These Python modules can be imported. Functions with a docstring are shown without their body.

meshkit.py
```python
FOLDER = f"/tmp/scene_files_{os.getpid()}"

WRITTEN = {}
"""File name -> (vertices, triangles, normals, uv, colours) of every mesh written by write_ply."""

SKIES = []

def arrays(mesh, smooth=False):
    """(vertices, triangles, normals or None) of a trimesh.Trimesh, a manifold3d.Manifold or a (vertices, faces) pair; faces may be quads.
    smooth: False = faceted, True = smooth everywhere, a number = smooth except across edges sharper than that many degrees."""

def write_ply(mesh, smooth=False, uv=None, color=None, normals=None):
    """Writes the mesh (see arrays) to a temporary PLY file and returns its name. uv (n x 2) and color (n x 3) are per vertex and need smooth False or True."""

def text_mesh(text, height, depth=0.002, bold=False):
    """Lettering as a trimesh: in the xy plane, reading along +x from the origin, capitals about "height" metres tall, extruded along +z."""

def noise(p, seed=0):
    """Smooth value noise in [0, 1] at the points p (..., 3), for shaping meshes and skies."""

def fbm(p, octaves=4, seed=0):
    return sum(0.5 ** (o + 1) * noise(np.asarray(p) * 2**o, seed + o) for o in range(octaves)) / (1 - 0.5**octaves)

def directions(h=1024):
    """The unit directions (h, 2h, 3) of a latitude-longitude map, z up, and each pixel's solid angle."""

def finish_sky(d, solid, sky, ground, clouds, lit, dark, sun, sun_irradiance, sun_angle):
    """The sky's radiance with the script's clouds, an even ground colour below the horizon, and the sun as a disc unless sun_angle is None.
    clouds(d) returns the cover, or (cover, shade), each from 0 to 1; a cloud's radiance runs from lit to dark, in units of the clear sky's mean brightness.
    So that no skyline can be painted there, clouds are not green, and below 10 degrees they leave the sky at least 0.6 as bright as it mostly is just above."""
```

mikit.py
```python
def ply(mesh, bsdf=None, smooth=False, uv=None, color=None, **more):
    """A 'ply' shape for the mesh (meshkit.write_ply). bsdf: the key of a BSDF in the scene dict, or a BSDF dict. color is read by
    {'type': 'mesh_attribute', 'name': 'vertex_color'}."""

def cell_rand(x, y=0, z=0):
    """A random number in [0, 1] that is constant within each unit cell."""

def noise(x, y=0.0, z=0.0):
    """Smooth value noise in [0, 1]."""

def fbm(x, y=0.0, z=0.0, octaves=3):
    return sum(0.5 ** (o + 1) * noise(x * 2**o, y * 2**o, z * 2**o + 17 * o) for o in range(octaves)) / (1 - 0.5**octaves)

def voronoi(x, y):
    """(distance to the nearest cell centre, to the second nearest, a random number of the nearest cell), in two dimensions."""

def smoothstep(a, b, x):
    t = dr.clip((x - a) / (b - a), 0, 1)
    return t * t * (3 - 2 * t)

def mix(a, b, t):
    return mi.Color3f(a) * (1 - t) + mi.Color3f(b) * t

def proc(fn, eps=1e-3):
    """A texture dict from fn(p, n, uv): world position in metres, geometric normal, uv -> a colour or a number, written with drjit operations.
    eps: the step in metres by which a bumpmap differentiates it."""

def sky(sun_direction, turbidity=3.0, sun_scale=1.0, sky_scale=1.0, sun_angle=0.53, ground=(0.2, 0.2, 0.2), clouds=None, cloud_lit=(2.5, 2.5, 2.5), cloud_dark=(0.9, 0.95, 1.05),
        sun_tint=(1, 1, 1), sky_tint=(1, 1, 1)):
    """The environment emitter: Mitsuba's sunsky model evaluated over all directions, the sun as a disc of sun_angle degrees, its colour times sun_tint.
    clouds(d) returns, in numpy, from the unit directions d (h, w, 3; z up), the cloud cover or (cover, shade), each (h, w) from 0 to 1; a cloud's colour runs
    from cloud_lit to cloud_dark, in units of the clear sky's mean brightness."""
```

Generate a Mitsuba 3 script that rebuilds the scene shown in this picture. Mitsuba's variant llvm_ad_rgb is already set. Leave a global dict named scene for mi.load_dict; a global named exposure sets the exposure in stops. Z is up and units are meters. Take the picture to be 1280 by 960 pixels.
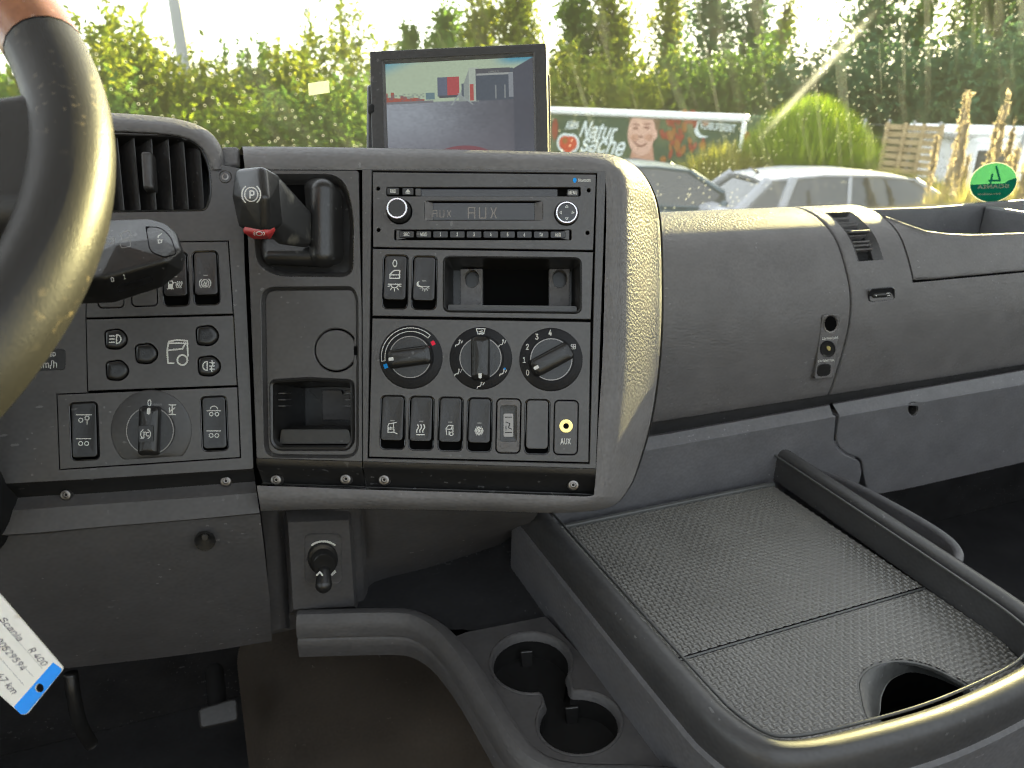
import math
import numpy as np, trimesh, manifold3d as m3, shapely
from shapely.geometry import Polygon, LineString, Point, box as sbox
from shapely.ops import unary_union
import drjit as dr
import mitsuba as mi
import mikit, meshkit
from mikit import noise, fbm, voronoi, smoothstep, mix, proc, ply

scene, labels = {}, {}
RNG = np.random.default_rng(7)

# ---------------------------------------------------------------- camera, sky, exposure
EYE = np.array([0, 0, 2.45])                       # the phone's place in the cab, 2.45 m above the yard
YAW, PITCH, ROLL, FOC = math.radians(23), math.radians(21), math.radians(1.5), 960.0
FWD = np.array([math.sin(YAW) * math.cos(PITCH), math.cos(YAW) * math.cos(PITCH), -math.sin(PITCH)])
_r0 = np.array([math.cos(YAW), -math.sin(YAW), 0]); _u0 = np.cross(_r0, FWD)
RIGHT = math.cos(ROLL) * _r0 + math.sin(ROLL) * _u0
UP = -math.sin(ROLL) * _r0 + math.cos(ROLL) * _u0
scene['camera'] = {'type': 'thinlens', 'fov': 2 * math.degrees(math.atan(640 / FOC)), 'fov_axis': 'x', 'aperture_radius': 0.0013,
                   'focus_distance': 0.66, 'near_clip': 0.02, 'far_clip': 3000.0,
                   'to_world': mi.ScalarTransform4f().look_at(origin=EYE.tolist(), target=(EYE + FWD).tolist(), up=UP.tolist())}
SUN_AZ, SUN_EL = math.radians(59), math.radians(15.8)  # low evening sun, ahead and to the right of the truck
SUN = (math.sin(SUN_AZ) * math.cos(SUN_EL), math.cos(SUN_AZ) * math.cos(SUN_EL), math.sin(SUN_EL))
scene['sky'] = mikit.sky(SUN, turbidity=3.0, sun_scale=1.0, sun_tint=(0.80, 1.0, 0.84), ground=(0.2, 0.2, 0.18), sky_tint=(1.05, 1.0, 0.94),
                        clouds=lambda d: (np.clip(.35 + .5 * meshkit.fbm(d * [2, 2, 5], 4, 3), 0, 1), .25), cloud_lit=(2.3, 2.3, 2.25), cloud_dark=(1.2, 1.2, 1.2))  # thin bright cloud, whitens the sky and softens the light
exposure = 4.52

# ---------------------------------------------------------------- surveying: sight lines met with real planes of the cab
def ray(x, y):
    x, y = np.asarray(x, float)[..., None], np.asarray(y, float)[..., None]
    return FWD + (x - 640) / FOC * RIGHT - (y - 480) / FOC * UP

class Plane:
    """A panel's plane; (u, v) are survey coordinates on it and h is metres out of it, towards the seats."""
    def __init__(s, n, c=None, through=None):
        s.n = np.asarray(n, float) / np.linalg.norm(n)
        s.c = float(s.n @ (np.asarray(through, float) - EYE)) if through is not None else float(c)
        s.out = s.n if s.c < 0 else -s.n
    def __call__(s, u, v, h=0.0):
        d = ray(u, v)
        p = d * (s.c / (d @ s.n))[..., None]
        return EYE + p + s.out * np.asarray(h, float)[..., None]

def E3(x, y, z): return EYE + np.array([x, y, z])
def hplane(z): return Plane([0, 0, 1], z)          # z relative to the eye
def yplane(y): return Plane([0, 1, 0], y)
def far(px, dist, z=0.0):
    """A spot on the yard in the bearing of column px, dist metres away."""
    d = ray(px, 130.0); k = dist / math.hypot(d[0], d[1])
    return np.array([d[0] * k, d[1] * k, z])
def top_at(px, py, dist):
    d = ray(px, py); return EYE[2] + d[2] * dist / math.hypot(d[0], d[1])

# ---------------------------------------------------------------- naming
def numbered(key):
    if key not in labels and key not in scene: return key
    i = 1
    while f'{key}_{i:03d}' in labels or f'{key}_{i:03d}' in scene: i += 1
    return f'{key}_{i:03d}'

def thing(name, label, cat, group=None, kind=None):
    k = numbered(name); labels[k] = {'label': label}
    if cat: labels[k]['category'] = cat
    if group: labels[k]['group'] = group
    if kind: labels[k]['kind'] = kind
    return k

def part(parent, name, mesh, bsdf, smooth=35, label=None, kind=None, **more):
    k = numbered(f'{parent}__{name}')
    scene[k] = ply(mesh, bsdf, smooth, **more)
    if label or kind:
        labels[k] = {}
        if label: labels[k]['label'] = label
        if kind: labels[k]['kind'] = kind
    return k

def whole(name, label, cat, mesh, bsdf, smooth=35, group=None, kind=None, **more):
    k = thing(name, label, cat, group, kind)
    scene[k] = ply(mesh, bsdf, smooth, **more)
    return k

# ---------------------------------------------------------------- materials
def rgb(c): return {'type': 'rgb', 'value': [float(x) for x in c]}
def mat(name, d): scene[name] = d if d['type'] == 'principledthin' else {'type': 'twosided', 'bsdf': d}; return name
def prin(c, rough=0.5, **k): return {'type': 'principled', 'base_color': c if isinstance(c, dict) else rgb(c), 'roughness': rough, **k}

def grain(scale, a, b=0.5):
    return proc(lambda p, n, uv: a * (noise(p.x * scale, p.y * scale, p.z * scale) + b * noise(p.x * scale * 2.3 + 9, p.y * scale * 2.3, p.z * scale * 2.3)), eps=2e-4)
def bumped(c, rough, scale, a, **k):
    return {'type': 'bumpmap', 'arbitrary': grain(scale, a), 'scale': 1.0, 'bsdf': prin(c, rough, **k)}
def worn(c, s=0.16, f=34.0):
    c = [float(q) for q in c]
    return proc(lambda p, n, uv: mi.Color3f(*c) * (1 - s + 2 * s * fbm(p.x * f, p.y * f, p.z * f)) * (.90 + .2 * noise(p.x * 420, p.y * 420, p.z * 420)) + .05 * smoothstep(.86, .93, noise(p.x * 260 + 5, p.y * 260, p.z * 260)) * smoothstep(.5, .75, noise(p.x * 21, p.y * 21, p.z * 21)))

mat('soft_plastic', bumped(worn((0.100, 0.096, 0.095)), 0.56, 540, 0.0008, specular=0.5))
mat('dash_plastic', bumped(worn((0.092, 0.088, 0.087)), 0.55, 520, 0.00085, specular=0.45))
mat('shaded_dash_plastic', bumped(worn((0.056, 0.054, 0.054)), 0.52, 520, 0.0004, specular=0.4))  # darker copy of dash_plastic, shade of the low parts put into the colour
mat('panel_plastic', bumped(worn((0.049, 0.047, 0.046)), 0.42, 1000, 0.00010, specular=0.5))
mat('trim_plastic', bumped(worn((0.029, 0.028, 0.0275)), 0.42, 1500, 0.00005, specular=0.5))
mat('blue_grey_plastic', bumped(worn((0.086, 0.086, 0.091)), 0.5, 600, 0.00035, specular=0.4))
mat('black_plastic', prin(worn((0.011, 0.0108, 0.0105)), 0.36))
mat('dial_black', prin((0.007, 0.007, 0.008), 0.5, specular=0.2))
mat('black_gloss', prin((0.012, 0.012, 0.013), 0.16))
mat('black_matte', prin((0.010, 0.010, 0.010), 0.7, specular=0.2))
mat('void', {'type': 'diffuse', 'reflectance': rgb((0.004, 0.004, 0.004))})  # near-black, stands for the shade inside gaps and openings
mat('switch_plastic', prin(worn((0.012, 0.0118, 0.0115), 0.2, 60), 0.31, specular=0.42))
mat('white_print', {'type': 'diffuse', 'reflectance': rgb((0.48, 0.48, 0.45))})
mat('grey_print', {'type': 'diffuse', 'reflectance': rgb((0.22, 0.22, 0.21))})
mat('red_print', {'type': 'diffuse', 'reflectance': rgb((0.65, 0.03, 0.06))})
mat('blue_print', {'type': 'diffuse', 'reflectance': rgb((0.02, 0.25, 0.65))})
mat('red_plastic', prin((0.30, 0.02, 0.02), 0.4))
mat('steel', {'type': 'roughconductor', 'material': 'Cr', 'alpha': 0.25})
mat('dull_steel', prin((0.20, 0.19, 0.18), 0.4, metallic=0.9))
mat('brass', {'type': 'roughconductor', 'material': 'Au', 'alpha': 0.3})
mat('carpet', bumped(worn((0.026, 0.026, 0.027), .3, 20), 0.95, 300, 0.0012, specular=0.1))
mat('brown_floor', bumped(worn((0.054, 0.045, 0.036), 0.5, 9), 0.8, 300, 0.0003, specular=0.2))
mat('leather', bumped(proc(lambda p, n, uv: mix((0.020, 0.019, 0.018), (0.12, 0.095, 0.055), smoothstep(0.62, 0.80, fbm(p.x * 260, p.y * 260, p.z * 260)) * smoothstep(.45, .7, fbm(p.x * 25, p.y * 25, p.z * 25)) * 0.8)), 0.44, 1400, 0.00009, specular=0.35))
mat('orange_trim', prin(worn((0.20, 0.085, 0.045)), 0.3))

mat('rubber_mat', bumped(worn((0.095, 0.093, 0.085), 0.2, 20), 0.30, 1500, .00003, specular=0.8))
mat('headliner', {'type': 'diffuse', 'reflectance': rgb((.52, .46, .38))})  # lining of the unseen cab roof, warm to tint its bounced light
mat('cab_trim', {'type': 'diffuse', 'reflectance': rgb((.24, .20, .17))})
mat('smooth_rubber', prin(worn((0.060, 0.062, 0.060), 0.2, 20), 0.45, specular=0.6))

# ---------------------------------------------------------------- mesh helpers (rings are n x 2 in survey units)
def cat_(ms): return trimesh.util.concatenate([trimesh.Trimesh(np.asarray(m[0]), np.asarray(m[1]), process=False) if isinstance(m, tuple) else m for m in ms])

def rrect(cx, cy, w, h, r, n=5, skew=0.0, lean=0.0):
    r = min(r, w / 2 - 1e-6, h / 2 - 1e-6); out = []
    for sx, sy, a0 in ((1, 1, 0), (-1, 1, 90), (-1, -1, 180), (1, -1, 270)):
        for k in range(n + 1):
            a = math.radians(a0 + 90 * k / n)
            out.append((sx * (w / 2 - r) + r * math.cos(a), sy * (h / 2 - r) + r * math.sin(a)))
    o = np.array(out)
    return np.stack([cx + o[:, 0] + lean * o[:, 1], cy + o[:, 1] + skew * o[:, 0]], 1)

def circ(cx, cy, r, n=40, ry=None):
    a = np.arange(n) * 2 * np.pi / n
    return np.stack([cx + r * np.cos(a), cy + (ry or r) * np.sin(a)], 1)

def rpoly(pts, r, n=4):
    """A polygon with rounded corners."""
    pts = np.asarray(pts, float); out = []
    for i in range(len(pts)):
        a, b, c = pts[i - 1], pts[i], pts[(i + 1) % len(pts)]
        rr = r[i] if hasattr(r, '__len__') else r
        d1, d2 = (a - b), (c - b); l1, l2 = np.linalg.norm(d1), np.linalg.norm(d2)
        k = min(rr, l1 * .49, l2 * .49)
        p, q = b + d1 / l1 * k, b + d2 / l2 * k
        if k < 1e-6: out.append(b); continue
        for t in np.linspace(0, 1, n + 1): out.append((1 - t)**2 * p + 2 * t * (1 - t) * b + t * t * q)
    return np.array(out)

def inset(ring, d):
    """Moves a ring inward by d along its corner bisectors."""
    ring = np.asarray(ring, float)
    area = np.sum(ring[:, 0] * np.roll(ring[:, 1], -1) - np.roll(ring[:, 0], -1) * ring[:, 1])
    e = np.roll(ring, -1, 0) - ring; e /= np.linalg.norm(e, axis=1, keepdims=True) + 1e-12
    nn = np.stack([-e[:, 1], e[:, 0]], 1) * (1 if area > 0 else -1)
    b = nn + np.roll(nn, 1, 0); b /= np.maximum((b * b).sum(1, keepdims=True) / 2, 0.35)
    return ring + b * d

def loft(M, rings, cap0=False, cap1=True):
    """rings: list of (ring, h) with the same number of points; h a number or one per point."""
    V, F, n = [], [], len(rings[0][0])
    for r, h in rings: V.append(M(r[:, 0], r[:, 1], np.broadcast_to(np.asarray(h, float), (n,))))
    i = np.arange(n); j = (i + 1) % n
    for k in range(len(rings) - 1):
        a, b = k * n, (k + 1) * n
        F.append(np.stack([a + i, a + j, b + j], 1)); F.append(np.stack([a + i, b + j, b + i], 1))
    V = np.vstack(V); at = len(V)
    for use, k in ((cap0, 0), (cap1, len(rings) - 1)):
        if use:
            V = np.vstack([V, V[k * n:(k + 1) * n].mean(0)]); F.append(np.stack([k * n + i, k * n + j, np.full(n, at)], 1)); at += 1
    return V, np.vstack(F)

def plate(M, ext, holes=(), h0=-0.004, h1=0.0, b=0.5, bh=None):
    """A plate with bevelled edges and openings. b: bevel in survey units."""
    bh = b * 0.0006 if bh is None else bh
    rings = [np.asarray(ext, float)] + [np.asarray(x, float) for x in holes]
    top = [inset(rings[0], b)] + [inset(r, -b) for r in rings[1:]]
    v, f = trimesh.creation.triangulate_polygon(Polygon(top[0], top[1:]), engine='earcut')
    ms = [(M(v[:, 0], v[:, 1], np.full(len(v), h1)), f)]
    for r, t in zip(rings, top): ms.append(loft(M, [(r, h0), (r, h1 - bh), (t, h1)], cap1=False))
    return cat_(ms)

def flat(M, poly, h, t=0.00012):
    """A thin print of a shapely shape."""
    ms = []
    for g in getattr(poly, 'geoms', [poly]):
        if g.is_empty or g.area < 1e-9: continue
        ms.append(trimesh.creation.extrude_polygon(g, 1.0, engine='earcut'))
    m = trimesh.util.concatenate(ms); v = m.vertices
    hh = h(v[:, 0], v[:, 1]) if callable(h) else h
    return trimesh.Trimesh(M(v[:, 0], v[:, 1], hh + v[:, 2] * t), m.faces, process=False)

def st(*lines, w=1.0):
    """Strokes: each item a list of points, or a shapely shape to be taken as it is."""
    return unary_union([LineString(l).buffer(w / 2, quad_segs=3) if isinstance(l, (list, np.ndarray)) else l for l in lines])
def arc(cx, cy, r, a0, a1, n=14, ry=None):
    a = np.radians(np.linspace(a0, a1, n)); return np.stack([cx + r * np.cos(a), cy + (ry or r) * np.sin(a)], 1)
def ringy(cx, cy, r, w): return Point(cx, cy).buffer(r + w / 2).difference(Point(cx, cy).buffer(r - w / 2))

def word(M, text, cx, cy, height, h, bold=False, ang=0.0, squash=1.0, mirror=False, slant=0.0, t=0.15):
    m = meshkit.text_mesh(text, 1.0, 1.0, bold); v = np.array(m.vertices)
    v[:, 0] -= (v[:, 0].min() + v[:, 0].max()) / 2; v[:, 1] -= 0.5
    v[:, 0] = v[:, 0] * squash + slant * v[:, 1]
    if mirror: v[:, 0] *= -1
    x, y = v[:, 0] * height, -v[:, 1] * height
    c, s = math.cos(ang), math.sin(ang)
    X, Y = cx + c * x - s * y, cy + s * x + c * y
    hh = h(X, Y) if callable(h) else h
    return trimesh.Trimesh(M(X, Y, hh + v[:, 2] * t * 0.001), m.faces, process=False)

def grid(P, wrap_u=False, wrap_v=False):
    """A sheet from an array of points (a, b, 3)."""
    P = np.asarray(P, float); a, b = P.shape[:2]
    i, j = np.meshgrid(np.arange(a if wrap_u else a - 1), np.arange(b if wrap_v else b - 1), indexing='ij')
    i, j = i.ravel(), j.ravel(); i2, j2 = (i + 1) % a, (j + 1) % b
    f = np.vstack([np.stack([i * b + j, i2 * b + j, i2 * b + j2], 1), np.stack([i * b + j, i2 * b + j2, i * b + j2], 1)])
    return P.reshape(-1, 3), f

def spline(pts, n=8, closed=False):
    """Catmull-Rom through the points."""
    p = np.asarray(pts, float)
    q = np.vstack([p[-1], p, p[0], p[1]]) if closed else np.vstack([2 * p[0] - p[1], p, 2 * p[-1] - p[-2]])
    out = []
    for k in range(len(q) - 3):
        a, b, c, d = q[k:k + 4]
        for t in np.arange(n) / n:
            out.append(0.5 * (2 * b + (c - a) * t + (2 * a - 5 * b + 4 * c - d) * t * t + (3 * b - a - 3 * c + d) * t**3))
    if not closed: out.append(p[-1])
    return np.array(out)

def sweep(path, prof, up=(0, 0, 1), closed=False, caps=True, scale=None):
    """prof: closed ring (side, up) in metres carried along the path."""
    p = np.asarray(path, float); t = np.gradient(p, axis=0)
    if closed: t = np.roll(p, -1, 0) - np.roll(p, 1, 0)
    t /= np.linalg.norm(t, axis=1, keepdims=True)
    s = np.cross(t, np.asarray(up, float)); s /= np.linalg.norm(s, axis=1, keepdims=True); u = np.cross(s, t)
    pr = np.asarray(prof, float); k = np.ones(len(p)) if scale is None else np.asarray(scale)
    P = p[:, None] + k[:, None, None] * (pr[None, :, 0, None] * s[:, None] + pr[None, :, 1, None] * u[:, None])
    v, f = grid(P, wrap_u=closed, wrap_v=True); n = len(pr)
    if caps and not closed:
        for row in (0, len(p) - 1):
            c = len(v); v = np.vstack([v, P[row].mean(0)]); i = np.arange(n)
            f = np.vstack([f, np.stack([row * n + i, row * n + (i + 1) % n, np.full(n, c)], 1)])
    return v, f

def rr_prof(w, h, r, n=4): return rrect(0, 0, w, h, r, n)

def hull(balls, refine=None, n=24):
    """The convex hull of balls [(point, radius), ...]."""
    pts = np.vstack([trimesh.creation.icosphere(3 if n > 16 else 2).vertices * r + np.asarray(c, float) for c, r in balls])
    return trimesh.convex.convex_hull(pts)

def soft(m, size=.004, it=12):
    """A hull with its edges rounded over."""
    q = m3.Manifold(m3.Mesh(np.asarray(m.vertices - EYE, np.float32), np.asarray(m.faces, np.uint32))).refine_to_length(size).to_mesh()
    m = trimesh.Trimesh(q.vert_properties[:, :3] + EYE, q.tri_verts); m.merge_vertices()
    return trimesh.smoothing.filter_taubin(m, lamb=.5, nu=.3, iterations=it)

def drape(m, shape, lift=.0003, step=2.0):
    """A print lying on the curved surface m, where the survey's sight lines meet it."""
    ms = []
    for g in getattr(shape, 'geoms', [shape]):
        v, f = trimesh.creation.triangulate_polygon(g, engine='earcut')
        v3, f = trimesh.remesh.subdivide_to_size(np.column_stack([v, 0 * v[:, 0]]), f, step)
        d = ray(v3[:, 0], v3[:, 1]); loc, ri, _ = m.ray.intersects_location(np.tile(EYE, (len(d), 1)), d, multiple_hits=False)
        P = np.full((len(d), 3), np.nan); P[ri] = loc - d[ri] / np.linalg.norm(d[ri], axis=1, keepdims=True) * lift
        f = f[~np.isnan(P[f]).any((1, 2))]; ms.append((np.nan_to_num(P), f))
    return cat_([q for q in ms if len(q[1])])

def text_shape(text, cx, cy, w, h, ang=0.0, slant=0.0, bold=True):
    """Lettering as a flat outline w by h survey units about (cx, cy)."""
    m = meshkit.text_mesh(text, 1.0, 1.0, bold); low = m.vertices[:, 2] < .5
    tri = m.vertices[m.faces[(low[m.faces]).all(1)]][:, :, :2]
    g = unary_union([Polygon(t).buffer(.004) for t in tri]); x0, y0, x1, y1 = g.bounds
    g = shapely.affinity.affine_transform(g, [w / (x1 - x0), slant * h, 0, -h, -w / 2, h / 2])
    return shapely.affinity.translate(shapely.affinity.rotate(g, ang, origin=(0, 0)), cx, cy)

def slab(lo, hi, r=0.004):
    """A box with chamfered edges."""
    lo, hi = np.asarray(lo, float), np.asarray(hi, float); r = min(r, (hi - lo).min() * 0.45)
    pts = []
    for k in range(3):
        a, b = lo + r, hi - r; a = a.copy(); b = b.copy(); a[k], b[k] = lo[k], hi[k]
        pts += [(x, y, z) for x in (a[0], b[0]) for y in (a[1], b[1]) for z in (a[2], b[2])]
    return trimesh.convex.convex_hull(np.array(pts))

def tube(path, r, n=12):
    return sweep(path, circ(0, 0, r, n), up=(0.13, 0.21, 0.97))

def quad_sheet(a, b, c, d, nu=2, nv=2):
    u, v = np.linspace(0, 1, nu)[:, None, None], np.linspace(0, 1, nv)[None, :, None]
    a, b, c, d = (np.asarray(x, float) for x in (a, b, c, d))
    return grid((1 - u) * (1 - v) * a + u * (1 - v) * b + u * v * c + (1 - u) * v * d)

def solid_sheet(a, b, c, d, t):
    """A board of thickness t behind the quad a b c d."""
    q = np.array([a, b, c, d], float); n = np.cross(q[1] - q[0], q[3] - q[0]); n /= np.linalg.norm(n)
    if n @ (q.mean(0) - EYE) < 0: n = -n
    return trimesh.convex.convex_hull(np.vstack([q, q + n * t]))

# ================================================================= the cab: centre console
def Pd(x, y, d): return EYE + ray(x, y) * np.asarray(d, float)[..., None]
DC = 0.645
MC = Plane(FWD, DC)

def bezel(inner, outer, depth, bump, drop, back, n=13, seg=6, side=0.0):
    """A soft rounded housing edge from the inner line over a quarter round to the outer line, then back."""
    I, O = spline(inner, seg), spline(outer, seg); rows = []
    depth, drop = np.broadcast_to(depth, (len(inner),)), np.broadcast_to(drop, (len(inner),))
    s = np.linspace(0, len(inner) - 1, len(I)); dd, dp = np.interp(s, range(len(inner)), depth), np.interp(s, range(len(inner)), drop); sd = np.interp(s, range(len(inner)), np.broadcast_to(side, (len(inner),)))
    for t in np.linspace(0, 1, n):
        a = t * math.pi / 2
        f_ = np.interp(t, np.linspace(0, 1, 9), (0, .14, .27, .38, .48, .60, .74, .88, 1.0)); g_ = np.interp(t, np.linspace(0, 1, 9), (0, -.02, .0, .07, .20, .38, .60, .80, .93))
        fr, gr = (math.sin(a) * (1 - sd) + f_ * sd)[:, None], (1 - math.cos(a)) * (1 - sd) + g_ * sd
        q = I + (O - I) * fr
        rows.append(Pd(q[:, 0], q[:, 1], dd + dp * gr - bump * math.sin(2 * a) * (1 - sd)))
    rows.append(rows[-1] + np.asarray(back, float) * 0.15)
    rows.append(rows[-2] + np.asarray(back, float))
    rows.insert(0, Pd(I[:, 0], I[:, 1], dd + 0.012))
    return grid(np.array(rows))

con = thing('center_console', 'dark grey centre console turned to the driver, with switches and three round climate knobs', 'dashboard console')
part(con, 'housing', bezel(
    [(306, 212), (380, 212), (450, 212.5), (600, 213.5), (700, 215), (742, 216), (752, 219), (757, 228), (758, 262), (756, 350), (753, 450), (748, 530), (745, 590), (743, 612), (738, 620), (700, 619.5), (600, 616), (455, 612), (380, 609), (321, 607)],
    [(303, 183), (380, 183.5), (450, 184.5), (600, 187.5), (700, 190), (757, 192), (791, 205), (814, 232), (826, 272), (829.5, 345), (828, 430), (818, 515), (801, 578), (786, 612), (762, 634), (704, 641), (600, 638.5), (455, 636), (385, 637), (326, 639)],
    DC + 0.0005, np.array([.002] * 5 + [.003] * 9 + [.002] * 6)[7], [.018] * 4 + [.02, .026, .036, .055, .07, .075, .075, .075, .07, .055, .034, .022, .02, .018, .018, .018], (0, 0.24, -0.035), side=[0] * 5 + [.1, .3, .7, 1, 1, 1, 1, .9, .6, .2] + [0] * 5), 'soft_plastic', 38)

def opening_well(parent, ring, depth, name='recess', bs='void', taper=1.5):
    part(parent, name, loft(MC, [(ring, -0.0035), (inset(ring, taper), -depth)]), bs)

# --- flat face trim round the radio and switch panels
face_hole = np.array([(464.5, 213), (746.5, 216.5), (737, 580), (459.5, 573)])
part(con, 'face_trim', plate(MC, [(452.5, 211), (757.5, 213), (745, 586), (453.5, 577)], [face_hole], -0.004, 0.0, 0.7), 'panel_plastic')
part(con, 'shaded_lower_edge', grid(np.array([MC(*np.array([(453.5 + 0.03 * k, 577 + y), (520, 579 + y), (600, 581.5 + y), (680, 584 + y), (745 - 0.05 * k, 586.3 + y)]).T, np.full(5, h)) for k, (y, h) in enumerate(((0, 0), (6, -0.0005), (10, -0.002), (13, -0.005), (34, -0.017), (36, -0.014), (39, -0.012)))])), 'black_plastic', True)  # black colour paints in the shade of the downturned edge

# --- parking brake panel and storage pocket on the left of the console
BF = lambda: None
left_ext = rpoly([(306, 212.5), (448, 213), (449.5, 300), (452, 400), (452.5, 577), (320.5, 573), (317, 480), (311, 330)], [3, 3, 1, 1, 1, 3, 1, 1])
brake_ring = rpoly([(318.5, 218), (428, 218), (442, 262), (441, 346), (345, 345), (321, 330), (317, 280)], [10, 22, 30, 16, 24, 14, 10], 5)
cover_ring = rpoly([(326, 359), (441, 358), (447.5, 372), (448, 470), (448, 573), (330, 572), (328, 470)], [18, 14, 8, 8, 18, 18, 8], 5)
part(con, 'brake_panel', plate(MC, left_ext, [brake_ring, cover_ring], -0.004, 0.0, 0.8), 'panel_plastic')
part(con, 'shaded_lower_edge', grid(np.array([MC(*np.array([(320.5, 573 + y), (360, 574.5 + y), (405, 576 + y), (452.5 - 0.03 * k, 577 + y)]).T, np.full(4, h)) for k, (y, h) in enumerate(((0, 0), (6, -0.0005), (11, -0.002), (15, -0.005), (33, -0.017), (35, -0.012)))])), 'black_plastic', True)  # downturned edge, its shade put into the black colour
part(con, 'brake_surround', loft(MC, [(brake_ring, 0.0), (inset(brake_ring, 3), -0.003), (inset(brake_ring, 7), -0.0085), (inset(brake_ring, 8), -0.016)]), 'trim_plastic', True)
pocket_ring = rpoly([(335.5, 475), (384, 472), (441, 475), (441.5, 553), (434, 563.5), (345, 563.5), (336, 554)], [8, 4, 8, 10, 6, 8, 10], 4)
cup_ring = circ(418.5, 437.5, 27.5, 40)
part(con, 'pocket_panel', plate(MC, inset(cover_ring, 3), [pocket_ring, cup_ring], -0.010, -0.0045, 1.2), 'panel_plastic')
part(con, 'pocket_panel_step', loft(MC, [(cover_ring, -0.0001), (inset(cover_ring, 1.6), -0.0025), (inset(cover_ring, 3.6), -0.0055)], cap1=False), 'trim_plastic', True)
part(con, 'round_cover', loft(MC, [(circ(418.5, 437.5, 25.6), -0.010), (circ(418.5, 437.5, 25.6), -0.0048), (circ(418.5, 437.5, 24.6), -0.0042)]), 'panel_plastic')
part(con, 'round_cover_notch', loft(MC, [(rrect(443.2, 438, 4, 11, 1), -0.006), (rrect(443.2, 438, 4, 11, 1), -0.0035)]), 'void')
pk = part(con, 'storage_pocket', loft(MC, [(pocket_ring, -0.0045), (inset(pocket_ring, 1.5), -0.002), (inset(pocket_ring, 4), -0.003), (inset(pocket_ring, 5.5), -0.008), (inset(pocket_ring, 9), -0.05), (inset(pocket_ring, 12), -0.085)]), 'black_plastic')
part(pk, 'back_wall', plate(MC, rpoly([(374, 489), (401, 489), (402, 494), (405, 494), (406, 489), (428, 489), (426, 531), (375, 530)], 1), [], -0.084, -0.078, .5), 'dash_plastic')  # paler than the pocket sides, light on the back put into the colour
for k in range(3):
    for x in (347, 432): part(pk, 'rib', loft(MC, [(rrect(x, 492 + 8 * k, 9, 1.6, .6, 2), -0.03), (rrect(x, 492 + 8 * k, 9, 1.6, .6, 2), -0.012)]), 'trim_plastic')
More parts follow.
